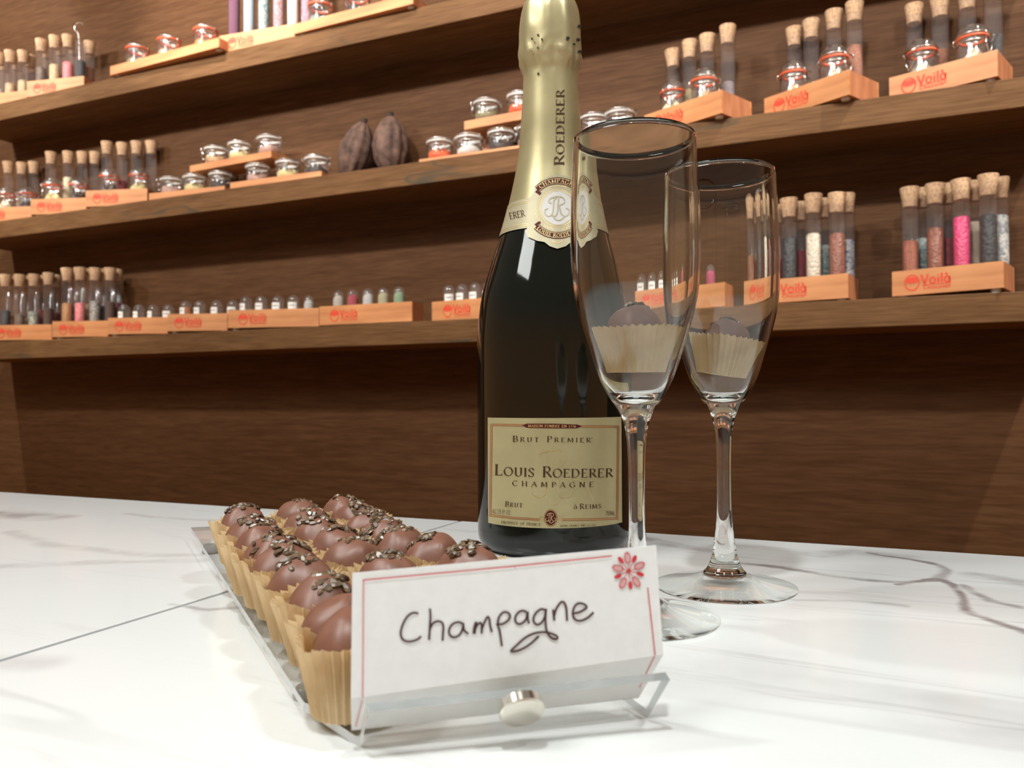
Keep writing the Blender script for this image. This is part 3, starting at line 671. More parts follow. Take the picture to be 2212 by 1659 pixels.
tube_row('B12', 'rear', .067, [(1975, None, 0), (2031, 'brown crumbs', .07), (2090, None, 0), (2146, 'black sprinkles', .07)], "middle far-right box", .134)
jar_row('B12', .031, [(1992, 'pale lozenges', -50), (2101, 'pale tan pieces', 60)], "middle far-right box")

# --- uppermost shelf
make_box('A1', 'top', -75, 58, 12, 1.303, HB, .075, 'stamped wooden box cut by left photo edge on the uppermost shelf', feet=.003)
make_box('A2', 'top', 58, 181, 12, 1.303, HB, .075, 'stamped wooden box with wire hook tube on the uppermost shelf', feet=.003)
make_box('A3', 'top', 238, 473, -2, 1.290, .020, .078, 'low wooden tray of squat jars overhanging the uppermost shelf', stamp=False, feet=.001, ft=0.014)
make_box('A4', 'top', 474, 636, 6, 1.303, HB, .06, 'stamped wooden box holding six tall glitter tubes', feet=.001)
make_box('A5', 'top', 636, 892, -2, 1.295, .020, .078, 'low wooden tray of squat jars right of the glitter tubes', stamp=False, feet=.001, ft=0.014)
tube_row('A1', 'front', .022, [(-2, 'cream granules', .05), (22, 'tan and white mix', .062), (50, 'cream sprinkles', .066)], "uppermost far-left box", .124)
tube_row('A1', 'rear', .052, [(10, 'cream granules', .05), (37, 'magenta sprinkles', .055), (66, None, 0)], "uppermost far-left box", .122)
tube_row('A2', 'front', .022, [(89, 'dark brown flakes', .072), (118, 'cream sprinkles', .075), (147, 'pink sprinkles', .077), (174, 'black sprinkles', .078, False)], "uppermost wire-hook box", .124)
tube_row('A2', 'rear', .052, [(103, 'navy sprinkles', .06), (132, 'brown crumbs', .06), (160, 'pale pink flakes', .06), (193, 'brown crumbs', .075)], "uppermost wire-hook box", .120)
t = TRAYS['A2']; p = spot_in(t, 171, .022, t.floor+.15)
hk = MB(); zz = t.floor
hk.tube([(.002, 0, .05), (.001, 0, .09), (-.001, 0, .14)] + [(-.004 + .012*cos(radians(g)) + .004, 0, .1610+.012*sin(radians(g))) for g in range(-110, -352, -22)], .0009, 6)
hk.tube([(-.001+.0016*cos(k*.9), .0016*sin(k*.9), .098+k*.0016) for k in range(26)], .0006, 5)
o = hk.obj('wire_hook', M_steel); o.location = (p.x, p.y, zz); o.rotation_euler = (0, 0, .3)
tag(o, 'twisted steel wire hook standing in the open tube on the uppermost shelf', 'hook')
jar_row('A3', .0305, [(297, 'green seeds', 70), (365, 'beige crumbs', 60), (444, 'orange contents', 60)], 'low tray left of glitter tubes', True, orange=True)
jar_row('A5', .0305, [(692, 'sage powder', 60), (772, 'dark brown pieces', 70), (850, 'bright orange pieces', 60)], 'tray beside glitter tubes', True, orange=True)
t = TRAYS['A4']
for px, k in ((506, 'purple glitter'), (538, 'pale blue glitter'), (570, 'teal and silver glitter'), (602, 'red and silver glitter'), (633, 'ivory glitter'), (663, 'rose glitter')):
    zf = t.floor; p = spot_in(t, px, .026, zf+.05)
    root = empty('glitter_tube', (p.x, p.y, zf)); tag(root, f'tall clear tube of {k}, standing in the uppermost shelf box', 'tube', 'tall glitter tubes on the uppermost shelf')
    if .26 not in _tm: _tm[.26] = tube_mesh(.26)
    link('glass_tube', _tm[.26], root); link('filling', shared(k, TR-.0012, .235), root); c = link('cork', CORK, root); c.location = (0, 0, .26)

# cocoa pods
M_pod = noise_pbr('dry_cocoa_pod', (.03, .014, .009), (.15, .08, .055), nscale=45, detail=6, ramp=(.32, .68), rough=.8, bump=.8, dist=.004)
def cocoa_pod(px, py_mid, y, Hh, R, tilt, spin, label, leanback):
    m = MB(); prof = []; n = 30
    for i in range(n+1):
        u = i/n; r = R*(sin(pi*u)**.55)*(1-.06*u)*(1 if 0 < i < n else 0)
        prof.append((r, u*Hh))
    rg = random.Random(int(px))
    m.lathe(prof, 60, fn=lambda r, z, g: (r*(1+.045*sin(10*g+.4*sin(z*40))+.05*noise.noise(Vector((cos(g)*4, sin(g)*4, z*60+px)))), z))
    zz = SH['middle'][1]; x = x_for(px, y, zz+Hh*.5)
    root = empty('cocoa_pod', (x, y, zz)); tag(root, label, 'cocoa pod', 'dried cocoa pods on the middle shelf')
    ob = m.obj('pod_shell', M_pod, root); mt = Matrix.Rotation(radians(tilt), 4, 'Y') @ Matrix.Rotation(radians(leanback), 4, 'X') @ Matrix.Rotation(spin, 4, 'Z')
    ob.matrix_local = mt
    dz = min((mt @ v.co).z for v in ob.data.vertices); ob.location.z -= dz
    ob.location.x -= (mt @ Vector((0, 0, Hh/2))).x
    s = MB(); s.lathe([(.008, 0), (.0065, .004), (.006, .01), (.0066, .012), (0, .0125)], 10, at=(0, 0, Hh-.006))
    so = s.obj('stem_stub', pbr('pod_stem', (.03, .018, .012), .9), root); so.matrix_local = mt; so.location = ob.location
cocoa_pod(766, 300, 1.372, .130, .0345, 15, .3, 'dark dried cocoa pod leaning right, the left one of two', -4)
cocoa_pod(843, 297, 1.376, .128, .0365, -2, 1.2, 'upright ridged brown cocoa pod, the right one of two', -2)

# ------------------------------------------------------------------ champagne bottle
BC = to_world(.0238, .4786)                         # bottle axis on the counter
BD = (Vector((0, 0, 0))-Vector((BC.x, BC.y, 0))).normalized()   # toward the viewer
BT = Vector((-BD.y, BD.x, 0))                       # to the right as seen from the front
if BT.dot(CR) < 0: BT = -BT
PR = [(0.0, .0385), (.002, .0415), (.006, .0438), (.012, .0443), (.118, .0443), (.1337, .0434), (.1474, .0414), (.1638, .0366), (.184, .0299), (.2027, .0247), (.2295, .0192), (.254, .0171), (.2787, .0157), (.281, .0160), (.2835, .0172), (.287, .0182), (.297, .0180), (.306, .0178), (.315, .0170), (.319, .0160), (.3225, .0140), (.3245, .0100)]
def prof_r(z):
    if z <= PR[0][0]: return PR[0][1]
    for i in range(len(PR)-1):
        z0, r0 = PR[i]; z1, r1 = PR[i+1]
        if z <= z1:
            zm, rm = PR[max(i-1, 0)]; zn, rn = PR[min(i+2, len(PR)-1)]; h = z1-z0; t = (z-z0)/h
            s = (r1-r0)/h
            m0 = s if i == 0 else .5*(s+(r0-rm)/max(z0-zm, 1e-6)); m1 = s if i+2 >= len(PR) else .5*(s+(rn-r1)/max(zn-z1, 1e-6))
            if abs(s) < 1e-6: m0 = m1 = 0
            else:
                m0 = s*max(0, min(3, m0/s)); m1 = s*max(0, min(3, m1/s))
            return (2*t**3-3*t**2+1)*r0+(t**3-2*t**2+t)*h*m0+(-2*t**3+3*t**2)*r1+(t**3-t**2)*h*m1
    return PR[-1][1]
def bpt(th, z, off=0.0):                            # local point on the bottle surface, th = 0 faces the viewer
    r = prof_r(z)+off; v = BT*(r*sin(th)) + BD*(r*cos(th)); return Vector((v.x, v.y, z))
def bpix(px, py):
    """(angle, height) of the surface point of the bottle under an image point"""
    d = ray(px, py); z = .15; th = 0.
    dist = sqrt(BC.x**2+BC.y**2)
    dep = dist-.03
    for _ in range(40):
        P = CAMP + d*(dep/sqrt(d.x**2+d.y**2)); z = P.z; rel = Vector((P.x-BC.x, P.y-BC.y, 0))
        s = rel.dot(BT); r = prof_r(z); s = max(-r*.999, min(r*.999, s)); th = asin(s/r)
        back = r*cos(th)                            # wanted distance toward the viewer
        dep += (rel.dot(BD)-back)*.9
    return th, z
M_bottle = pbr('dark_green_glass', (.004, .005, .0035), .06, 0, **{'Specular IOR Level': .5})
M_foil = noise_pbr('champagne_gold_foil', (.40, .34, .18), (.47, .40, .22), nscale=60, rough=.36, metal=.55)
M_lab = noise_pbr('gold_label_paper', (.39, .335, .175), (.45, .39, .21), nscale=40, rough=.5, metal=.25)
M_neckpaper = noise_pbr('pale_gold_paper', (.34, .30, .185), (.40, .35, .225), nscale=50, rough=.45, metal=.25)
M_red = pbr('oxblood_ink', (.075, .008, .006), .6, 0, **{'Specular IOR Level': .2}); M_brown = pbr('brown_ink', (.06, .026, .010), .6, 0, **{'Specular IOR Level': .2})
M_gold = pbr('gilt_line', (.70, .47, .20), .35, .6); M_gold2 = pbr('pale_gilt', (.60, .47, .22), .4, .4); M_silver = pbr('pearl_white', (.55, .53, .50), .4)
M_black = pbr('black_hole', (.01, .01, .01), .8); M_copper = pbr('copper_line', (.36, .12, .05), .4, .3)
bottle = empty('champagne_bottle', (BC.x, BC.y, 0)); tag(bottle, 'tall dark champagne bottle with gold foil neck, unopened on the marble', 'bottle')
zF = .1835                                          # foil reaches down to here
prof = [(0, .004), (.02, .003), (.034, 0)] + [(prof_r(z) - (.0025*min(1, max(0, (z-.262)/.008))), z) for z in [i*.002 for i in range(0, 161)]] + [(.008, .3205), (0, .3205)]
b = MB(); b.lathe(prof, 96); b.obj('glass_body', M_bottle, bottle, sharp=60)
# foil: crumpled around the wired cork
def foil_disp(a, z):
    k = max(0, min(1, (z-.270)/.012))*max(0, min(1, (.322-z)/.01))
    w = .00016*sin(9*a+1.1)+.0003*noise.noise(Vector((cos(a)*3, sin(a)*3, z*110)))
    if .274 < z < .298: w += .0009*noise.noise(Vector((cos(a)*6, sin(a)*6, z*210)))*sin(pi*(z-.274)/.024)
    return k*w*1.3
def foil_fn(r, z, a): return r+foil_disp(a, z), z
def foil_pt(th, z, off):
    v = bpt(th, z, 0); return bpt(th, z, off+foil_disp(atan2(v.y, v.x), z))
fz = [zF+i*.0026 for i in range(int((.3245-zF)/.0026)+1)]
b = MB(); b.lathe([(prof_r(z)+.0004, z) for z in fz] + [(.0085, .3252), (0, .3254)], 96, fn=foil_fn)
def sticker(bm, polys, off, mi, mapper=bpix, cell=None, pt=None):
    for p in polys:
        if cell:                                    # cut long shapes so that they follow the curve
            tmp = bmesh.new(); vs = [tmp.verts.new((q[0], q[1], 0)) for q in p]
            tmp.faces.new(vs)
            x0 = min(q[0] for q in p); x1 = max(q[0] for q in p); y0 = min(q[1] for q in p); y1 = max(q[1] for q in p)
            x = x0+cell
            while x < x1-cell*.2: bmesh.ops.bisect_plane(tmp, geom=tmp.verts[:]+tmp.edges[:]+tmp.faces[:], plane_co=(x, 0, 0), plane_no=(1, 0, 0)); x += cell
            y = y0+cell
            while y < y1-cell*.2: bmesh.ops.bisect_plane(tmp, geom=tmp.verts[:]+tmp.edges[:]+tmp.faces[:], plane_co=(0, y, 0), plane_no=(0, 1, 0)); y += cell
            tmp.verts.index_update(); pts = [(v.co.x, v.co.y) for v in tmp.verts]; fs = [tuple(v.index for v in f.verts) for f in tmp.faces]; tmp.free()
        else: pts = [tuple(q) for q in p]; fs = [tuple(range(len(p)))]
        bm.add([(pt or bpt)(*mapper(*q), off) for q in pts], fs, mi, True)
def disc2(cx, cy, rx, ry, n=14): return [(cx+rx*cos(2*pi*i/n), cy+ry*sin(2*pi*i/n)) for i in range(n)]
for x, y, s in ((208, 350, 2.4), (262, 318, 2.6), (297, 360, 2.7), (232, 383, 1.6), (257, 430, 2.4), (204, 460, 1.2), (218, 488, 1.3), (615, 240, 3.7), (655, 310, 3.0), (517, 348, 3.8), (606, 360, 3.6), (571, 400, 2.8), (620, 465, 3.5), (265, 665, 2.8)):
    sticker(b, [disc2(1100+x/4.147, y/4.147, s*(.75 if x < 300 else 1), s)], .0009, 1, pt=foil_pt)
sticker(b, text_polys(list('Roederer'), line_place((1217.5, 357), (1217.8, 195), 20.5)), .00075, 3)
b.obj('foil_capsule', [M_foil, M_black, M_red, M_brown], bottle, sharp=60, fix=False)

# front label
lb = MB()
thL, _ = bpix(1055, 1010); thR, _ = bpix(1342, 1010); _, zt = bpix(1199, 903); _, zb = bpix(1192, 1141)
nu, nv = 28, 2
vs = [bpt(thL+(thR-thL)*i/nu, zb+(zt-zb)*j/nv, .0003) for j in range(nv+1) for i in range(nu+1)]
lb.add(vs, [(j*(nu+1)+i, j*(nu+1)+i+1, (j+1)*(nu+1)+i+1, (j+1)*(nu+1)+i) for j in range(nv) for i in range(nu)], 0)
def c8(x, y): return (1020+x/4.74, 860+y/4.74)
def frame(off):
    TLc, TRc, BRc, BLc = (1061+off, 916+off), (1336-off, 920+off), (1333.5-off, 1121.5-off), (1058.5+off, 1114.5-off)
    up = [TLc, (1130, 917+off*1.0)], [(1256, 919.6+off), TRc]
    return [list(up[0]), list(up[1]), [TLc, BLc], [TRc, BRc], [BLc, (1110, 1120.5-off), (1166, 1124-off)], [(1214, 1124.2-off), (1275, 1123.6-off), BRc]]
for off, w, mi in ((0, 1.3, 2), (1.9, .9, 3), (3.4, 1.2, 2)):
    P = []
    for s in frame(off): P += stroke2(s, w)
    sticker(lb, P, .00042, mi, cell=12)
sticker(lb, [[(1128, 918.5), (1139, 915), (1199, 915.2), (1246, 917), (1258, 920.5), (1245, 925), (1199, 925.3), (1139, 924)]], .00044, 1, cell=8)
sticker(lb, text_polys(list('MAISON FONDEE EN 1776'), line_place((1141.5, 922.4), (1243.5, 923.6), 5.2), thick=.17, thin=.1), .00052, 3)
# monogram ghosted in gilt, under the print
for s in ([(720, 545), (690, 570), (678, 610), (700, 645)], [(850, 530), (790, 555), (757, 620), (745, 740), (738, 860), (757, 960), (800, 1060), (840, 1087), (880, 1062), (912, 1000)],
          [(690, 570), (770, 545), (830, 533), (900, 545), (945, 590), (952, 630), (915, 680), (880, 700)], [(830, 600), (812, 700), (802, 850), (770, 950), (720, 1010), (660, 1015), (620, 980), (605, 930), (615, 880), (640, 850)],
          [(868, 700), (873, 850), (890, 970), (930, 1018), (985, 1008), (1020, 950), (1025, 890), (1000, 835), (950, 815)], [(1040, 830), (1120, 850), (1180, 920), (1240, 1050)]):
    sticker(lb, stroke2([tuple(q) for q in smooth2([c8(*q) for q in s], 5)], 1.3), .00040, 4)
T = lambda ch, p0, p1, cap, **k: text_polys(list(ch), line_place(p0, p1, cap, k.pop('sag', 0)), **k)
sticker(lb, T('Brut Premier', (1108.3, 953.8), (1275, 955.6), 12.2, small=.78, track=.3), .0005, 5)
sticker(lb, [disc2(1277.5, 946, 1, 1, 8)], .0005, 5)
sticker(lb, T('Louis Roederer', (1070, 1025.5), (1322, 1030), 22.5, small=.8, track=.11, sag=3.0), .0005, 5)
sticker(lb, T('CHAMPAGNE', (1107.5, 1048.5), (1281, 1051.5), 10.8, track=.62, sag=2.2), .0005, 5)
sticker(lb, T('Brut', (1092, 1094), (1129, 1096.2), 11.2, small=.8, track=.2), .0005, 5)
sticker(lb, text_polys(['à~'], line_place((1239, 1098.8), (1246, 1099), 9.5), thick=.14, serif=False), .0005, 5)
sticker(lb, T('Reims', (1252, 1099.4), (1297.5, 1097.6), 11.2, small=.8, track=.2), .0005, 5)
sticker(lb, T('ALC.12% BY VOL.', (1064.5, 1108.5), (1105, 1112), 9.6, thick=.1, thin=.07, serif=False), .0005, 5)
sticker(lb, T('750ML', (1307, 1113.5), (1327, 1112.8), 9.6, thick=.12, thin=.08, serif=False), .0005, 5)
sticker(lb, T('PRODUCE OF FRANCE', (1084, 1130.7), (1167.5, 1136), 5.6, track=.16), .0005, 5)
sticker(lb, T('REIMS FRANCE NM-261-001', (1210.5, 1138), (1286, 1136.2), 4.1, track=.16), .0005, 5)
sc_ = (1189.5, 1118.3)
for s in (-1, 1):
    sticker(lb, stroke2(smooth2([(sc_[0]+s*14, 1119), (sc_[0]+s*21, 1114), (sc_[0]+s*24, 1117), (sc_[0]+s*20, 1120), (sc_[0]+s*25, 1123), (sc_[0]+s*21, 1127), (sc_[0]+s*14, 1121)], 4), 1.0), .00046, 3)
for rx, ry, mi, off in ((14.2, 18, 1, .00046), (13.2, 17, 3, .00048), (12.3, 16, 1, .0005)): sticker(lb, [disc2(*sc_, rx, ry, 30)], off, mi)
def mono(cx, cy, k):                                # interlaced double-letter cipher
    S = [[(-9, -28), (-20, -25), (-24, -16), (-16, -12)], [(0, -30), (-9, -20), (-11, 0), (-14, 18), (-24, 26), (-33, 20), (-34, 8), (-26, 3)], [(-20, -26), (-4, -31), (12, -30), (20, -22), (18, -12), (6, -6)],
         [(4, -26), (2, -8), (1, 12), (-6, 26), (-18, 22)], [(6, -6), (8, 8), (12, 20), (22, 26), (32, 18), (32, 6), (24, 2)], [(-14, 18), (-8, 32), (4, 38), (16, 32), (20, 24)]]
    return [stroke2(smooth2([(cx+x*k, cy+y*k) for x, y in s], 5), 3.2*k) for s in S]
for P in mono(sc_[0], sc_[1]-.5, .31): sticker(lb, P, .00056, 4)
lb.obj('front_label', [M_lab, M_red, M_copper, M_gold, M_gold2, M_brown], bottle, sharp=0, fix=False)

# neck label: paper collar with an oval medallion
nb = MB(); _, zc1 = bpix(1150, 427); _, zc0 = bpix(1138, 493)
n = 64; rows = 6
vs = [bpt(2*pi*i/n, zc0+(zc1-zc0)*j/rows, .0007) for j in range(rows+1) for i in range(n)]
nb.add(vs, [(j*n+i, j*n+(i+1) % n, (j+1)*n+(i+1) % n, (j+1)*n+i) for j in range(rows) for i in range(n)], 0)
for zz in (zc0+.0016, zc0+.0026, zc1-.0016, zc1-.0026):
    vs = [bpt(2*pi*i/n, zz+dz, .00082) for dz in (-.0002, .0002) for i in range(n)]
    nb.add(vs, [(i, (i+1) % n, n+(i+1) % n, n+i) for i in range(n)], 4)
def c6(x, y): return (1060+x/6.9125, 340+y/6.9125)
half = [(1000, 262), (870, 285), (740, 355), (665, 460), (650, 530), (610, 590), (560, 640), (560, 1050), (532, 1110), (560, 1190), (700, 1250), (805, 1268), (880, 1330), (992, 1368)]
outl = [c6(*q) for q in half] + [c6(1995-q[0], q[1]) for q in half[-2:0:-1]]
sticker(nb, [outl], .00095, 0, cell=7)
mc = (1204.2, 450)
def arcband(a0, a1, r0, r1, n=20, ys=1.0, dy=0):
    return [[(mc[0]+r*sin(radians(a)), mc[1]+dy-r*cos(radians(a))*ys) for a, r in ((a0+(a1-a0)*i/n, r0), (a0+(a1-a0)*(i+1)/n, r0), (a0+(a1-a0)*(i+1)/n, r1), (a0+(a1-a0)*i/n, r1))] for i in range(n)]
sticker(nb, arcband(-47, 47, 51, 66), .00105, 1); sticker(nb, arcband(-47, 47, 63.2, 64), .00112, 4); sticker(nb, arcband(-47, 47, 52.5, 53.2), .00112, 4)
sticker(nb, arcband(-54, -46, 46, 58), .00103, 1); sticker(nb, arcband(46, 54, 46, 58), .00103, 1)
sticker(nb, text_polys(list('CHAMPAGNE'), lambda u, v: (mc[0]+(54.6+7.4*v)*sin(radians(-40+80*u)), mc[1]-(54.6+7.4*v)*cos(radians(-40+80*u))), track=.2), .00118, 4)
sticker(nb, arcband(132, 228, 52, 67), .00105, 1); sticker(nb, arcband(132, 228, 64, 64.8), .00112, 4); sticker(nb, arcband(132, 228, 53.6, 54.3), .00112, 4)
sticker(nb, arcband(126, 133, 47, 60), .00103, 1); sticker(nb, arcband(227, 234, 47, 60), .00103, 1)
sticker(nb, text_polys(list('LOUIS ROEDERER'), lambda u, v: (mc[0]+(63-7.4*v)*sin(radians(224-88*u)), mc[1]-(63-7.4*v)*cos(radians(224-88*u))), track=.16), .00118, 4)
sticker(nb, [disc2(mc[0], mc[1], 37.5, 40.5, 40)], .00103, 3, cell=9); sticker(nb, [disc2(mc[0], mc[1], 36, 39, 40)], .00108, 0, cell=9); sticker(nb, [disc2(mc[0], mc[1], 34.5, 37.5, 40)], .00114, 2, cell=9)
sticker(nb, [pp for s in [stroke2(arc2(mc[0], mc[1], 33, 36, 0, 360, 40), .7)] for pp in s], .00122, 4)
for P in mono(mc[0]-1, mc[1]-1, .74): sticker(nb, P, .0013, 6)
rl = random.Random(3)
for sd in (-1, 1):                                  # sprigs of gilt leaves round the medallion
    for k in range(22):
        a = radians(55+k*5.2); r = 43+2.5*(k % 2); x = mc[0]+sd*r*sin(a); y = mc[1]-r*cos(a)
        dx, dy = sd*3.2*sin(a+.9), -3.2*cos(a+.9)
        sticker(nb, [[(x, y), (x+dx-.9*sd, y+dy-.6), (x+dx*1.7, y+dy*1.7), (x+dx+.9*sd, y+dy+.6)]], .00106, 3)
for k in range(9):
    sticker(nb, [disc2(mc[0]-16+k*4, mc[1]-47+abs(k-4)*.5, 1.6, 1.4, 6)], .00106, 3)
    sticker(nb, [disc2(mc[0]-10+k*2.4, mc[1]+72+4*(1-abs(k-4)/4), 1.2, 1.6, 6)], .00106, 3)
sticker(nb, T('erer', (1104.5, 474), (1136, 467.5), 15, small=.9, track=.08), .0009, 5)
sticker(nb, T('Lou', (1293, 463), (1319, 470), 15, small=.78, track=.1), .0009, 5)
nb.obj('neck_label', [M_neckpaper, M_red, M_silver, M_gold, M_gold2, M_brown, pbr('emboss_line', (.36, .31, .2), .4, .3)], bottle, sharp=0, fix=False)

# ------------------------------------------------------------------ flutes
def flute_glass(name):
    m, nt, N, L = nodes_of(name); N.remove(N['Principled BSDF']); g = N.new('ShaderNodeBsdfGlass')
    g.inputs['Color'].default_value = (.985, .992, .988, 1); g.inputs['Roughness'].default_value = 0.0; g.inputs['IOR'].default_value = 1.5
    L.new(g.outputs[0], N['Material Output'].inputs[0]); return m
M_stem = flute_glass('clear_stem_glass')
def blown_glass(name, lo, hi):
    """thin blown wall: straight-through with a Fresnel sheen face-on, true refraction toward grazing angles"""
    m = thin_glass(name, (.985, .99, .985), (.93, .95, .93), 1.2, .01); N, L = m.node_tree.nodes, m.node_tree.links
    src = N['Material Output'].inputs[0].links[0].from_socket; g = N.new('ShaderNodeBsdfGlass')
    g.inputs['Color'].default_value = (.985, .992, .985, 1); g.inputs['Roughness'].default_value = 0.0; g.inputs['IOR'].default_value = 1.5
    lw = N.new('ShaderNodeLayerWeight'); lw.inputs[0].default_value = .5; mr = N.new('ShaderNodeMapRange'); mr.inputs[1].default_value = lo; mr.inputs[2].default_value = hi
    ms = N.new('ShaderNodeMixShader'); L.new(lw.outputs['Facing'], mr.inputs[0]); L.new(mr.outputs[0], ms.inputs[0]); L.new(src, ms.inputs[1]); L.new(g.outputs[0], ms.inputs[2])
    L.new(ms.outputs[0], N['Material Output'].inputs[0]); return m
M_foot = blown_glass('clear_foot_glass', .50, .68)
OUT = [(.0315, .0004), (.0317, .0010), (.0312, .0016), (.026, .0026), (.020, .0038), (.0145, .0052), (.0105, .0068), (.0082, .0088), (.0067, .0118), (.0053, .0170), (.0043, .0240), (.0036, .0310), (.0032, .0390), (.0031, .0500), (.0033, .0620), (.0038, .0704), (.0049, .0770), (.0072, .0825), (.0114, .0885), (.0154, .0966), (.0192, .1083), (.0231, .1217), (.0249, .1320), (.0256, .1480), (.0253, .1660), (.0243, .1880), (.0242, .1893)]
INN = [(.0239, .1900), (.0233, .1899), (.0230, .1890), (.0239, .1660), (.0242, .1480), (.0235, .1320), (.0217, .1217), (.0177, .1083), (.0137, .0968), (.0095, .0900), (.0055, .0872), (0, .0862)]
def smooth_prof(P, k=3):
    return [tuple(q) for q in smooth2(P, k)]
def flute(pos, label):
    root = empty('champagne_flute', pos); tag(root, label, 'glass', 'champagne flutes on the counter')
    so = [q for q in smooth_prof(OUT, 3)]; up = [q for q in so if q[1] >= .0070]; lo = [q for q in so if q[1] < .0070]
    inn = smooth_prof(INN, 3); inn[-1] = (0, INN[-1][1])
    m = MB(); m.lathe([(0, .0052), (.0080, .0052), (.0096, .0060)] + up + inn, 72); m.obj('bowl_and_stem', M_stem, root, sharp=0)
    m = MB(); m.lathe([(0, .0009), (.024, .0009), (.0295, .0002)] + lo + [(.0100, .0071)], 72); m.obj('foot', M_foot, root, sharp=35)
    return root
FLF = to_world(.0491, .3207); FLB = to_world(.0969, .3720)
f1 = flute((FLF.x, FLF.y, 0), 'nearer tall champagne flute with a truffle inside, overlapping the bottle')
f2 = flute((FLB.x, FLB.y, 0), 'farther champagne flute with a tilted truffle inside, right of the bottle')

# ------------------------------------------------------------------ truffles in paper cups
def paper(name):
    m, nt, N, L = nodes_of(name); bs = N['Principled BSDF']; out = N['Material Output']
    bs.inputs['Roughness'].default_value = .75
    tc = N.new('ShaderNodeTexCoord'); nz = N.new('ShaderNodeTexNoise'); nz.inputs['Scale'].default_value = 70; nz.inputs['Detail'].default_value = 3
    cr = N.new('ShaderNodeValToRGB'); cr.color_ramp.elements[0].position = .3; cr.color_ramp.elements[1].position = .62
    cr.color_ramp.elements[0].color = (.72, .50, .25, 1); cr.color_ramp.elements[1].color = (.88, .70, .43, 1)
    L.new(tc.outputs['Object'], nz.inputs['Vector']); L.new(nz.outputs['Fac'], cr.inputs[0]); L.new(cr.outputs[0], bs.inputs['Base Color'])
    tl = N.new('ShaderNodeBsdfTranslucent'); L.new(cr.outputs[0], tl.inputs[0]); mx = N.new('ShaderNodeMixShader'); mx.inputs[0].default_value = .28
    L.new(bs.outputs[0], mx.inputs[1]); L.new(tl.outputs[0], mx.inputs[2]); L.new(mx.outputs[0], out.inputs[0]); return m
M_paper = paper('baking_parchment')
M_choc = noise_pbr('milk_chocolate', (.172, .070, .043), (.225, .098, .064), nscale=120, detail=3, rough=.42, bump=.12, dist=.0006, **{'Specular IOR Level': .5, 'Subsurface Weight': .12, 'Subsurface Radius': (.004, .002, .001)})
M_nib = noise_pbr('cocoa_nibs', (.04, .02, .011), (.22, .145, .08), nscale=420, detail=2, ramp=(.35, .7), rough=.33, **{'Specular IOR Level': .8})
def cup_mesh(rb, rt, h, sq, seed, pleats=34, rag=.0012, wave=1.0):
    rg = random.Random(seed); nn = pleats*2; m = MB(); vs = []; rows = 5
    ph = rg.uniform(0, 6)
    for j in range(rows+1):
        t = j/rows
        for i in range(nn):
            a = 2*pi*i/nn
            r = rb+(rt-rb)*(t**1.1)
            se = (abs(cos(a))**sq+abs(sin(a))**sq)**(-1/sq); r *= 1+(se-1)*t        # squeezed by its neighbours toward the rim
            amp = (.00025+.00075*t)*(1 if i % 2 else -1)
            rr = r+amp+.0006*t*sin(2*a+ph)+.0004*t*sin(5*a+ph*2)
            z = h*t + (rag*.45*(1 if i % 2 else -1) + wave*(.0010*sin(3*a+ph) + .0006*sin(7*a)) if j == rows else 0)
            vs.append((rr*cos(a), rr*sin(a), z))
    fs = [(j*nn+i, j*nn+(i+1) % nn, (j+1)*nn+(i+1) % nn, (j+1)*nn+i) for j in range(rows) for i in range(nn)]
    c = len(vs); vs.append((0, 0, .0002)); fs += [(c, (i+1) % nn, i) for i in range(nn)]
    m.add(vs, fs, 0, False); return m
def truffle_mesh(R, zb, zt, seed):
    m = MB(); n = 14; prof = [(0, zb), (R*.72, zb), (R*.8, zb+.002), (R*.9, zb+.006)]
    for i in range(n+1):
        g = radians(90*i/n); prof.append((R*cos(g)**.85 if i < n else 0, zb+.010+(zt-zb-.010)*sin(g)**1.12))
    def fn(r, z, a):
        k = noise.noise(Vector((cos(a)*1.5+seed, sin(a)*1.5, z*90)))*.14 + .06*sin(2*a+seed)
        return r*(1+k), z+.0018*noise.noise(Vector((r*110*cos(a)+seed, r*110*sin(a), 1)))
    m.lathe(prof, 36, fn=fn); return m
def nib_mesh(R, zb, zt, seed, count, spread):
    rg = random.Random(seed); m = MB()
    ox, oy = rg.uniform(-.35, .35)*R, rg.uniform(-.35, .35)*R
    for _ in range(count):
        rr = R*spread*sqrt(rg.random()); a = rg.uniform(0, 2*pi); x = ox+rr*cos(a); y = oy+rr*sin(a); q = min(.97, sqrt(x*x+y*y)/R)
        z = zb+.010+(zt-zb-.010)*(1-q**2.3)**.53+.0002
        nrm = Vector((x/R*1.1, y/R*1.1, .9)).normalized()
        rot = nrm.to_track_quat('Z', 'X').to_matrix() @ Matrix.Rotation(rg.uniform(0, 6.28), 3, 'Z') @ Matrix.Rotation(rg.uniform(-.7, .7), 3, 'X') @ Matrix.Rotation(rg.uniform(-.5, .5), 3, 'Y')
        lx, ly, lz = rg.uniform(.0014, .0030), rg.uniform(.0010, .0019), rg.uniform(.0004, .0009); k = 6; vs = []
        for s, sc in ((-1, .75), (0, 1.0), (1, .6)):
            for i in range(k):
                g = 2*pi*i/k+rg.uniform(-.25, .25); vs.append(Vector((x, y, z)) + rot @ Vector((lx*sc*cos(g)*rg.uniform(.8, 1.1), ly*sc*sin(g)*rg.uniform(.8, 1.1), s*lz)))
        fs = [(j*k+i, j*k+(i+1) % k, (j+1)*k+(i+1) % k, (j+1)*k+i) for j in range(2) for i in range(k)] + [tuple(range(k))[::-1], tuple(2*k+i for i in range(k))]
        m.add(vs, fs, 0, False)
    return m
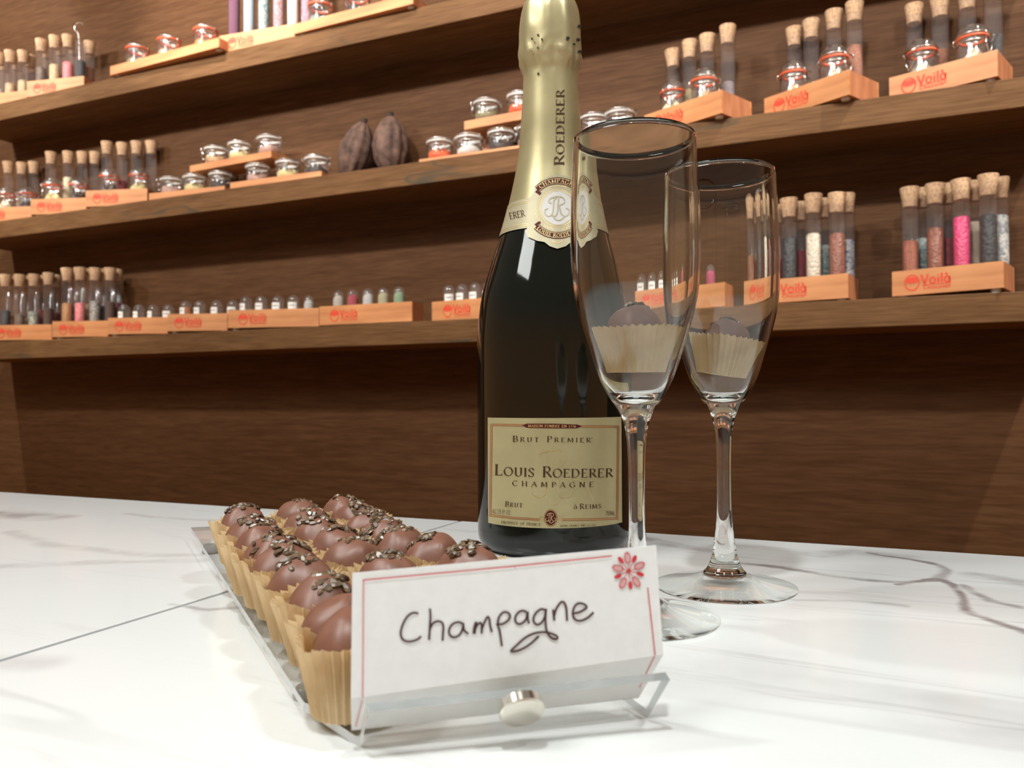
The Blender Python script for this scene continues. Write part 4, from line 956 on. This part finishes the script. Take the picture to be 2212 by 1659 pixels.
def truffle(pos, rz, R, zb, zt, seed, count, label, tilt=(0, 0), spread=.62):
    root = empty('chocolate_truffle', pos, rz); root.rotation_euler = (tilt[0], tilt[1], rz)
    tag(root, label, 'truffle', 'chocolate truffles topped with cocoa nibs')
    ch = truffle_mesh(R, zb, zt, seed).obj('chocolate_shell', M_choc, root, sharp=0); nib_mesh(R, zb, zt, seed+50, count, spread).obj('nib_topping', M_nib, root, sharp=0)
    return root
def papercup(pos, rz, seed, label, rb=.0103, rt=.0152, h=.0195, sq=2.9, tilt=(0, 0), pleats=34, wave=1.0):
    o = cup_mesh(rb, rt, h, sq, seed, pleats, .0012 if wave > .5 else .0007, wave).obj('paper_cup', M_paper, sharp=0, fix=False); o.location = pos; o.rotation_euler = (tilt[0], tilt[1], rz)
    tag(o, label, 'paper cup', 'pleated paper truffle cups'); return o
TRAYROT = YAW + radians(26)
TOPS = {'left': [(527, 1091.5), (548, 1115), (563, 1136), (592, 1156), (620, 1173), (653, 1204), (700, 1240), (742, 1284), (757, 1318)],
        'middle': [(644, 1081), (667, 1100), (688, 1118), (730, 1139), (764, 1164), (838, 1194)],
        'right': [(739, 1072), (771, 1085), (801, 1103), (830, 1121), (866, 1139), (936, 1155), (1014, 1175)]}
FULL = {('left', 8): 3, ('left', 7): 4, ('middle', 5): 34, ('right', 3): 46, ('right', 6): 34, ('left', 3): 34, ('left', 2): 24}
pos_list = []
for row, pts in TOPS.items():
    for i, (px, py) in enumerate(pts):
        fr = i/8 if row == 'left' else (i/9)
        ztop = .0362-.0062*fr
        P = on_z(px, py, ztop); zb = ztop-.0268
        sd = {'left': 10, 'middle': 40, 'right': 70}[row]+i
        rg = random.Random(sd)
        where = f"{ORD[i]+' ' if i else ''}{'from' if i else 'farthest at'} the back of tray's {row} row"
        note = {('right', 3): 'thickly nib-covered truffle', ('left', 7): 'nearly bare chocolate truffle', ('left', 8): 'bare chocolate truffle half behind card'}.get((row, i), 'chocolate truffle with cocoa nibs')
        cnt_ = FULL.get((row, i), rg.randint(17, 30))
        truffle((P.x, P.y, zb), rg.uniform(0, 6), (.0108 if i == 8 else .0116) if row == 'left' and i > 6 else .0122, .004, .0268, sd, cnt_, f'{note}, {where}', spread=.9 if (row, i) in (('right', 3), ('left', 3)) else .62)
        papercup((P.x, P.y, zb), TRAYROT+rg.uniform(-.1, .1), sd, f'pleated tan paper cup under the truffle {where}', rt=.0135 if (row, i) == ('left', 8) else .0148, sq=2.3 if (row, i) == ('left', 8) else 2.9)
# the two in the flutes
c = (FLF.x, FLF.y)
papercup((c[0], c[1], .0970), .2, 5, 'pleated tan paper cup sitting upright inside the nearer flute', .0112, .0172, .0176, 2.05, pleats=38, wave=.2)
truffle((c[0], c[1], .0970), .5, .0112, .0045, .0272, 3, 14, 'chocolate truffle standing in a paper cup inside the nearer flute', spread=.42)
c = (FLB.x, FLB.y); tl = (radians(-3), radians(9))
papercup((c[0]-.0008, c[1], .0972), .0, 6, 'pleated tan paper cup tilted inside the farther flute', .0108, .0166, .0172, 2.05, tilt=tl, pleats=38, wave=.2)
truffle((c[0]-.0008, c[1], .0972), .0, .0108, .0045, .0260, 9, 34, 'chocolate truffle tilted in a paper cup inside the farther flute', tilt=tl, spread=.55)

# ------------------------------------------------------------------ clear tray with card and magnet
def acrylic(name, tint, edge, boost): return thin_glass(name, tint, edge, boost, .02)
M_acr = thin_glass('clear_acrylic', (.985, .985, .98), (.9, .91, .9), .6, .02)
M_acredge = noise_pbr('acrylic_cut_edge', (.36, .38, .38), (.46, .48, .48), nscale=60, rough=.25, **{'Transmission Weight': .55, 'IOR': 1.3})
def rf(r, f, z): return to_world(r, f, z)
Lr = [rf(-.0355, .1967, .0135), rf(-.0387, .2046, .0020), rf(-.0572, .2218, .0050), rf(-.199, .502, .0085)]
Rr = [rf(.0396, .2125, .0155), rf(.0358, .2205, .0030), rf(.024, .2455, .0050), rf(-.116, .524, .0085)]
def offs(P, t):                                     # offset inside the vertical plane of the profile
    out = []
    for i, p in enumerate(P):
        a = P[i-1] if i else p; b_ = P[i+1] if i < len(P)-1 else p; d = (b_-a).normalized()
        h = Vector((d.x, d.y, 0)); side = Vector((-d.y, d.x, 0)).normalized(); n_ = d.cross(side); n_ = n_ if i > 0 and n_.z > 0 or i == 0 else -n_
        if i == 0: n_ = Vector((h.x, h.y, 0)).normalized()*.8+Vector((0, 0, .5)); n_.normalize()
        out.append(p - n_*t)
    return out
# underside of the sheet sits .0024 below its upper face
Lo, Ro = offs(Lr, .0024), offs(Rr, .0024)
tray = empty('acrylic_tray', to_world(-.06, .33)); tag(tray, 'clear acrylic tray carrying three rows of chocolate truffles', 'tray')
m = MB(); n = len(Lr); vs = Lr+Rr+Lo+Ro
fs = []; fe = []
for i in range(n-1):
    fs += [(i, i+1, n+i+1, n+i), (2*n+i, 3*n+i, 3*n+i+1, 2*n+i+1)]
    fe += [(i, 2*n+i, 2*n+i+1, i+1), (n+i, n+i+1, 3*n+i+1, 3*n+i)]
fe += [(0, n, 3*n, 2*n), (n-1, 3*n-1, 4*n-1, 2*n-1)]
m.add(vs, fs, 0, False); m.add(vs, fe, 1, False)
child_at(m.obj('tray_sheet', [M_acr, M_acredge], fix=False, sharp=20), tray)
M_bump = pbr('clear_bumper', (.6, .6, .58), .3, 0, **{'Transmission Weight': .6})
for P in ((-.0600, .2385), (-.172, .462), (.010, .262), (-.108, .488)):
    f = MB(); f.lathe([(0, 0), (.0042, 0), (.0046, .0012), (.0036, .0034 if P[1] < .3 else .0052), (0, .0036 if P[1] < .3 else .0054)], 16, at=to_world(P[0], P[1])); child_at(f.obj('foot', M_bump), tray)

# name card: one sheet, creased above the lip
K = dict(TL=rf(-.0396, .2005, .0442), TR=rf(.0388, .2200, .0471), BR=rf(.0406, .2175, .0184), BL=rf(-.0396, .1985, .0142), FR=rf(.0346, .2190, .0058), FL=rf(-.0404, .2032, .0046))
M_card = noise_pbr('white_card', (.80, .80, .785), (.83, .83, .815), nscale=300, rough=.7)
M_cink = pbr('brown_pen_ink', (.075, .028, .026), .6); M_cred = pbr('card_red', (.60, .035, .045), .6); M_cpink = pbr('card_pink', (.72, .20, .19), .6)
cm = MB(); t_ = .0003
_n = (K['TR']-K['TL']).cross(K['BL']-K['TL']).normalized(); K['BR'] = on_plane(1433, 1414, K['TL'], _n)
_n = (K['BR']-K['BL']).cross(K['FL']-K['BL']).normalized(); K['FR'] = on_plane(1380, 1508, K['BL'], _n)
nU = (K['TR']-K['TL']).cross(K['BL']-K['TL']).normalized()
if nU.dot(CAMP-K['TL']) < 0: nU = -nU
nF = (K['FR']-K['FL']).cross(K['BL']-K['FL']).normalized()
if nF.dot(CAMP-K['FL']) < 0: nF = -nF
front = [K['TL'], K['TR'], K['BR'], K['BL'], K['FR'], K['FL']]
backv = [p - (nU if i < 4 else nF)*t_ for i, p in enumerate(front)]
cm.add(front+backv, [(0, 3, 2, 1), (3, 5, 4, 2), (6, 7, 8, 9), (9, 8, 10, 11), (0, 1, 7, 6), (1, 2, 8, 7), (2, 4, 10, 8), (4, 5, 11, 10), (5, 3, 9, 11), (3, 0, 6, 9)], 0, False)
def cc(x, y): return (720+x/2.9105, 1140+y/2.9105)
def ink(polys, mi, p0, n_, off=.00025):
    for p in polys: cm.add([on_plane(*q, p0+n_*off, n_) for q in p], [tuple(range(len(p)))], mi, False)
PEN = [[(535, 540), (500, 536), (465, 560), (437, 608), (424, 660), (432, 695), (457, 714), (492, 715), (530, 702), (552, 683)],
 [(608, 508), (611, 555), (608, 620), (602, 706)], [(604, 645), (622, 607), (652, 589), (683, 596), (692, 625), (690, 665), (687, 711)],
 [(812, 604), (790, 594), (757, 602), (733, 628), (728, 662), (745, 686), (776, 686), (802, 662), (817, 622), (815, 598)], [(817, 610), (823, 645), (850, 667)],
 [(882, 668), (886, 630), (898, 592), (892, 640), (888, 668)], [(890, 640), (908, 608), (928, 600), (934, 628), (932, 666)], [(934, 640), (946, 606), (968, 562), (981, 574), (986, 612), (997, 656)],
 [(1028, 602), (1044, 640), (1054, 700), (1060, 745)], [(1034, 604), (1042, 562), (1070, 532), (1100, 536), (1112, 558), (1096, 586), (1062, 606), (1036, 606)],
 [(1220, 536), (1196, 522), (1168, 530), (1146, 558), (1146, 590), (1166, 606), (1192, 598), (1214, 570), (1224, 528)], [(1222, 540), (1224, 580), (1232, 602)],
 [(1334, 518), (1308, 512), (1280, 530), (1262, 558), (1260, 590), (1282, 610), (1310, 596), (1330, 560), (1338, 510), (1334, 570), (1340, 640), (1360, 682), (1390, 702), (1410, 694), (1396, 676), (1340, 658), (1275, 662), (1210, 690), (1150, 742), (1117, 776), (1152, 776), (1204, 754), (1252, 720), (1292, 682)],
 [(1382, 514), (1386, 550), (1390, 584)], [(1388, 556), (1402, 510), (1430, 470), (1450, 470), (1464, 500), (1468, 545), (1470, 586)],
 [(1508, 540), (1545, 532), (1582, 512), (1592, 496), (1570, 478), (1536, 478), (1514, 502), (1506, 540), (1520, 576), (1556, 585), (1600, 566), (1637, 532)]]
for s in PEN: ink(stroke2(smooth2([cc(*q) for q in s], 5), 4.6), 1, K['TL'], nU)
ink(stroke2([cc(190, 333), cc(185, 1070)], 2.4), 3, K['TL'], nU); ink(stroke2([cc(185, 330), cc(1140, 242), cc(1752, 178)], 2.5), 2, K['TL'], nU, .00027); ink(stroke2([cc(1140, 242), cc(1143, 258)], 1.2), 2, K['TL'], nU)
ink(stroke2([cc(1977, 376), cc(2024, 800)], 2.2), 2, K['TL'], nU)
ink(stroke2([cc(183, 1085), cc(140, 1252)], 1.8), 3, K['FL'], nF); ink(stroke2([cc(2022, 806), cc(1990, 870), cc(1925, 1006)], 1.6), 2, K['FL'], nF)
fc = (1858, 272)
for (x, y) in ((1850, 190), (1925, 240), (1790, 255), (1822, 348), (1905, 340)):    # veined seed shapes
    a = atan2(y-fc[1], x-fc[0]); el = []
    def pt(u, v): return cc(x+u*cos(a)-v*sin(a), y+u*sin(a)+v*cos(a))
    ink([[pt(36*cos(q), 19*sin(q)) for q in [2*pi*i/20 for i in range(20)]]], 3, K['TL'], nU, .00024)
    for w in (-9, -3, 3, 9): ink(stroke2([pt(-28+abs(w), w), pt(0, w*1.25), pt(28-abs(w), w)], .8), 0, K['TL'], nU, .0003)
    ink(stroke2([pt(36*cos(q), 19*sin(q)) for q in [2*pi*i/20 for i in range(21)]], 1.1), 2, K['TL'], nU, .00032)
for (x, y) in ((1808, 205), (1893, 197), (1930, 292), (1868, 362), (1790, 305)):
    a = atan2(y-fc[1], x-fc[0])
    ink([[cc(x+26*cos(q)*cos(a)-13*sin(q)*sin(a), y+26*cos(q)*sin(a)+13*sin(q)*cos(a)) for q in [2*pi*i/16 for i in range(16)]]], 2, K['TL'], nU)
    ink(stroke2([cc(fc[0]+(x-fc[0])*.15, fc[1]+(y-fc[1])*.15), cc(fc[0]+(x-fc[0])*.62, fc[1]+(y-fc[1])*.62)], 1.5), 2, K['TL'], nU)
ink([[cc(fc[0]+(22 if i % 2 else 9)*cos(pi*i/10+.1), fc[1]+(22 if i % 2 else 9)*sin(pi*i/10+.1)) for i in range(20)]], 2, K['TL'], nU)
for i in range(5):
    a = 2*pi*i/5-pi/2; ink(stroke2([cc(*fc), cc(fc[0]+42*cos(a), fc[1]+42*sin(a))], 1.2), 2, K['TL'], nU)
card = cm.obj('name_card', [M_card, M_cink, M_cred, M_cpink], sharp=0, fix=False)
tag(card, 'white name card handwritten Champagne, clipped at the front of the tray', 'card')

# magnet on the tray's lip
u0 = .565; top = Lr[0].lerp(Rr[0], u0); fold = Lr[1].lerp(Rr[1], u0); axis = (Rr[0]-Lr[0]).normalized(); upv = (top-fold).normalized(); nl = axis.cross(upv).normalized()
if nl.dot(CAMP-fold) < 0: nl = -nl
mp = on_plane(1124, 1519, Lo[0].lerp(Ro[0], u0)+nl*.0002, nl)
M_mag = pbr('polished_nickel', (.72, .68, .60), .16, 1.0); mg = MB()
mg.lathe([(0, 0), (.0054, 0), (.0058, .0004), (.0058, .0026), (.0054, .003), (0, .003)], 40)
o = mg.obj('round_magnet', M_mag); o.matrix_world = Matrix.Translation(mp) @ nl.to_track_quat('Z', 'Y').to_matrix().to_4x4()
tag(o, 'round silver magnet holding the name card against the tray lip', 'magnet')
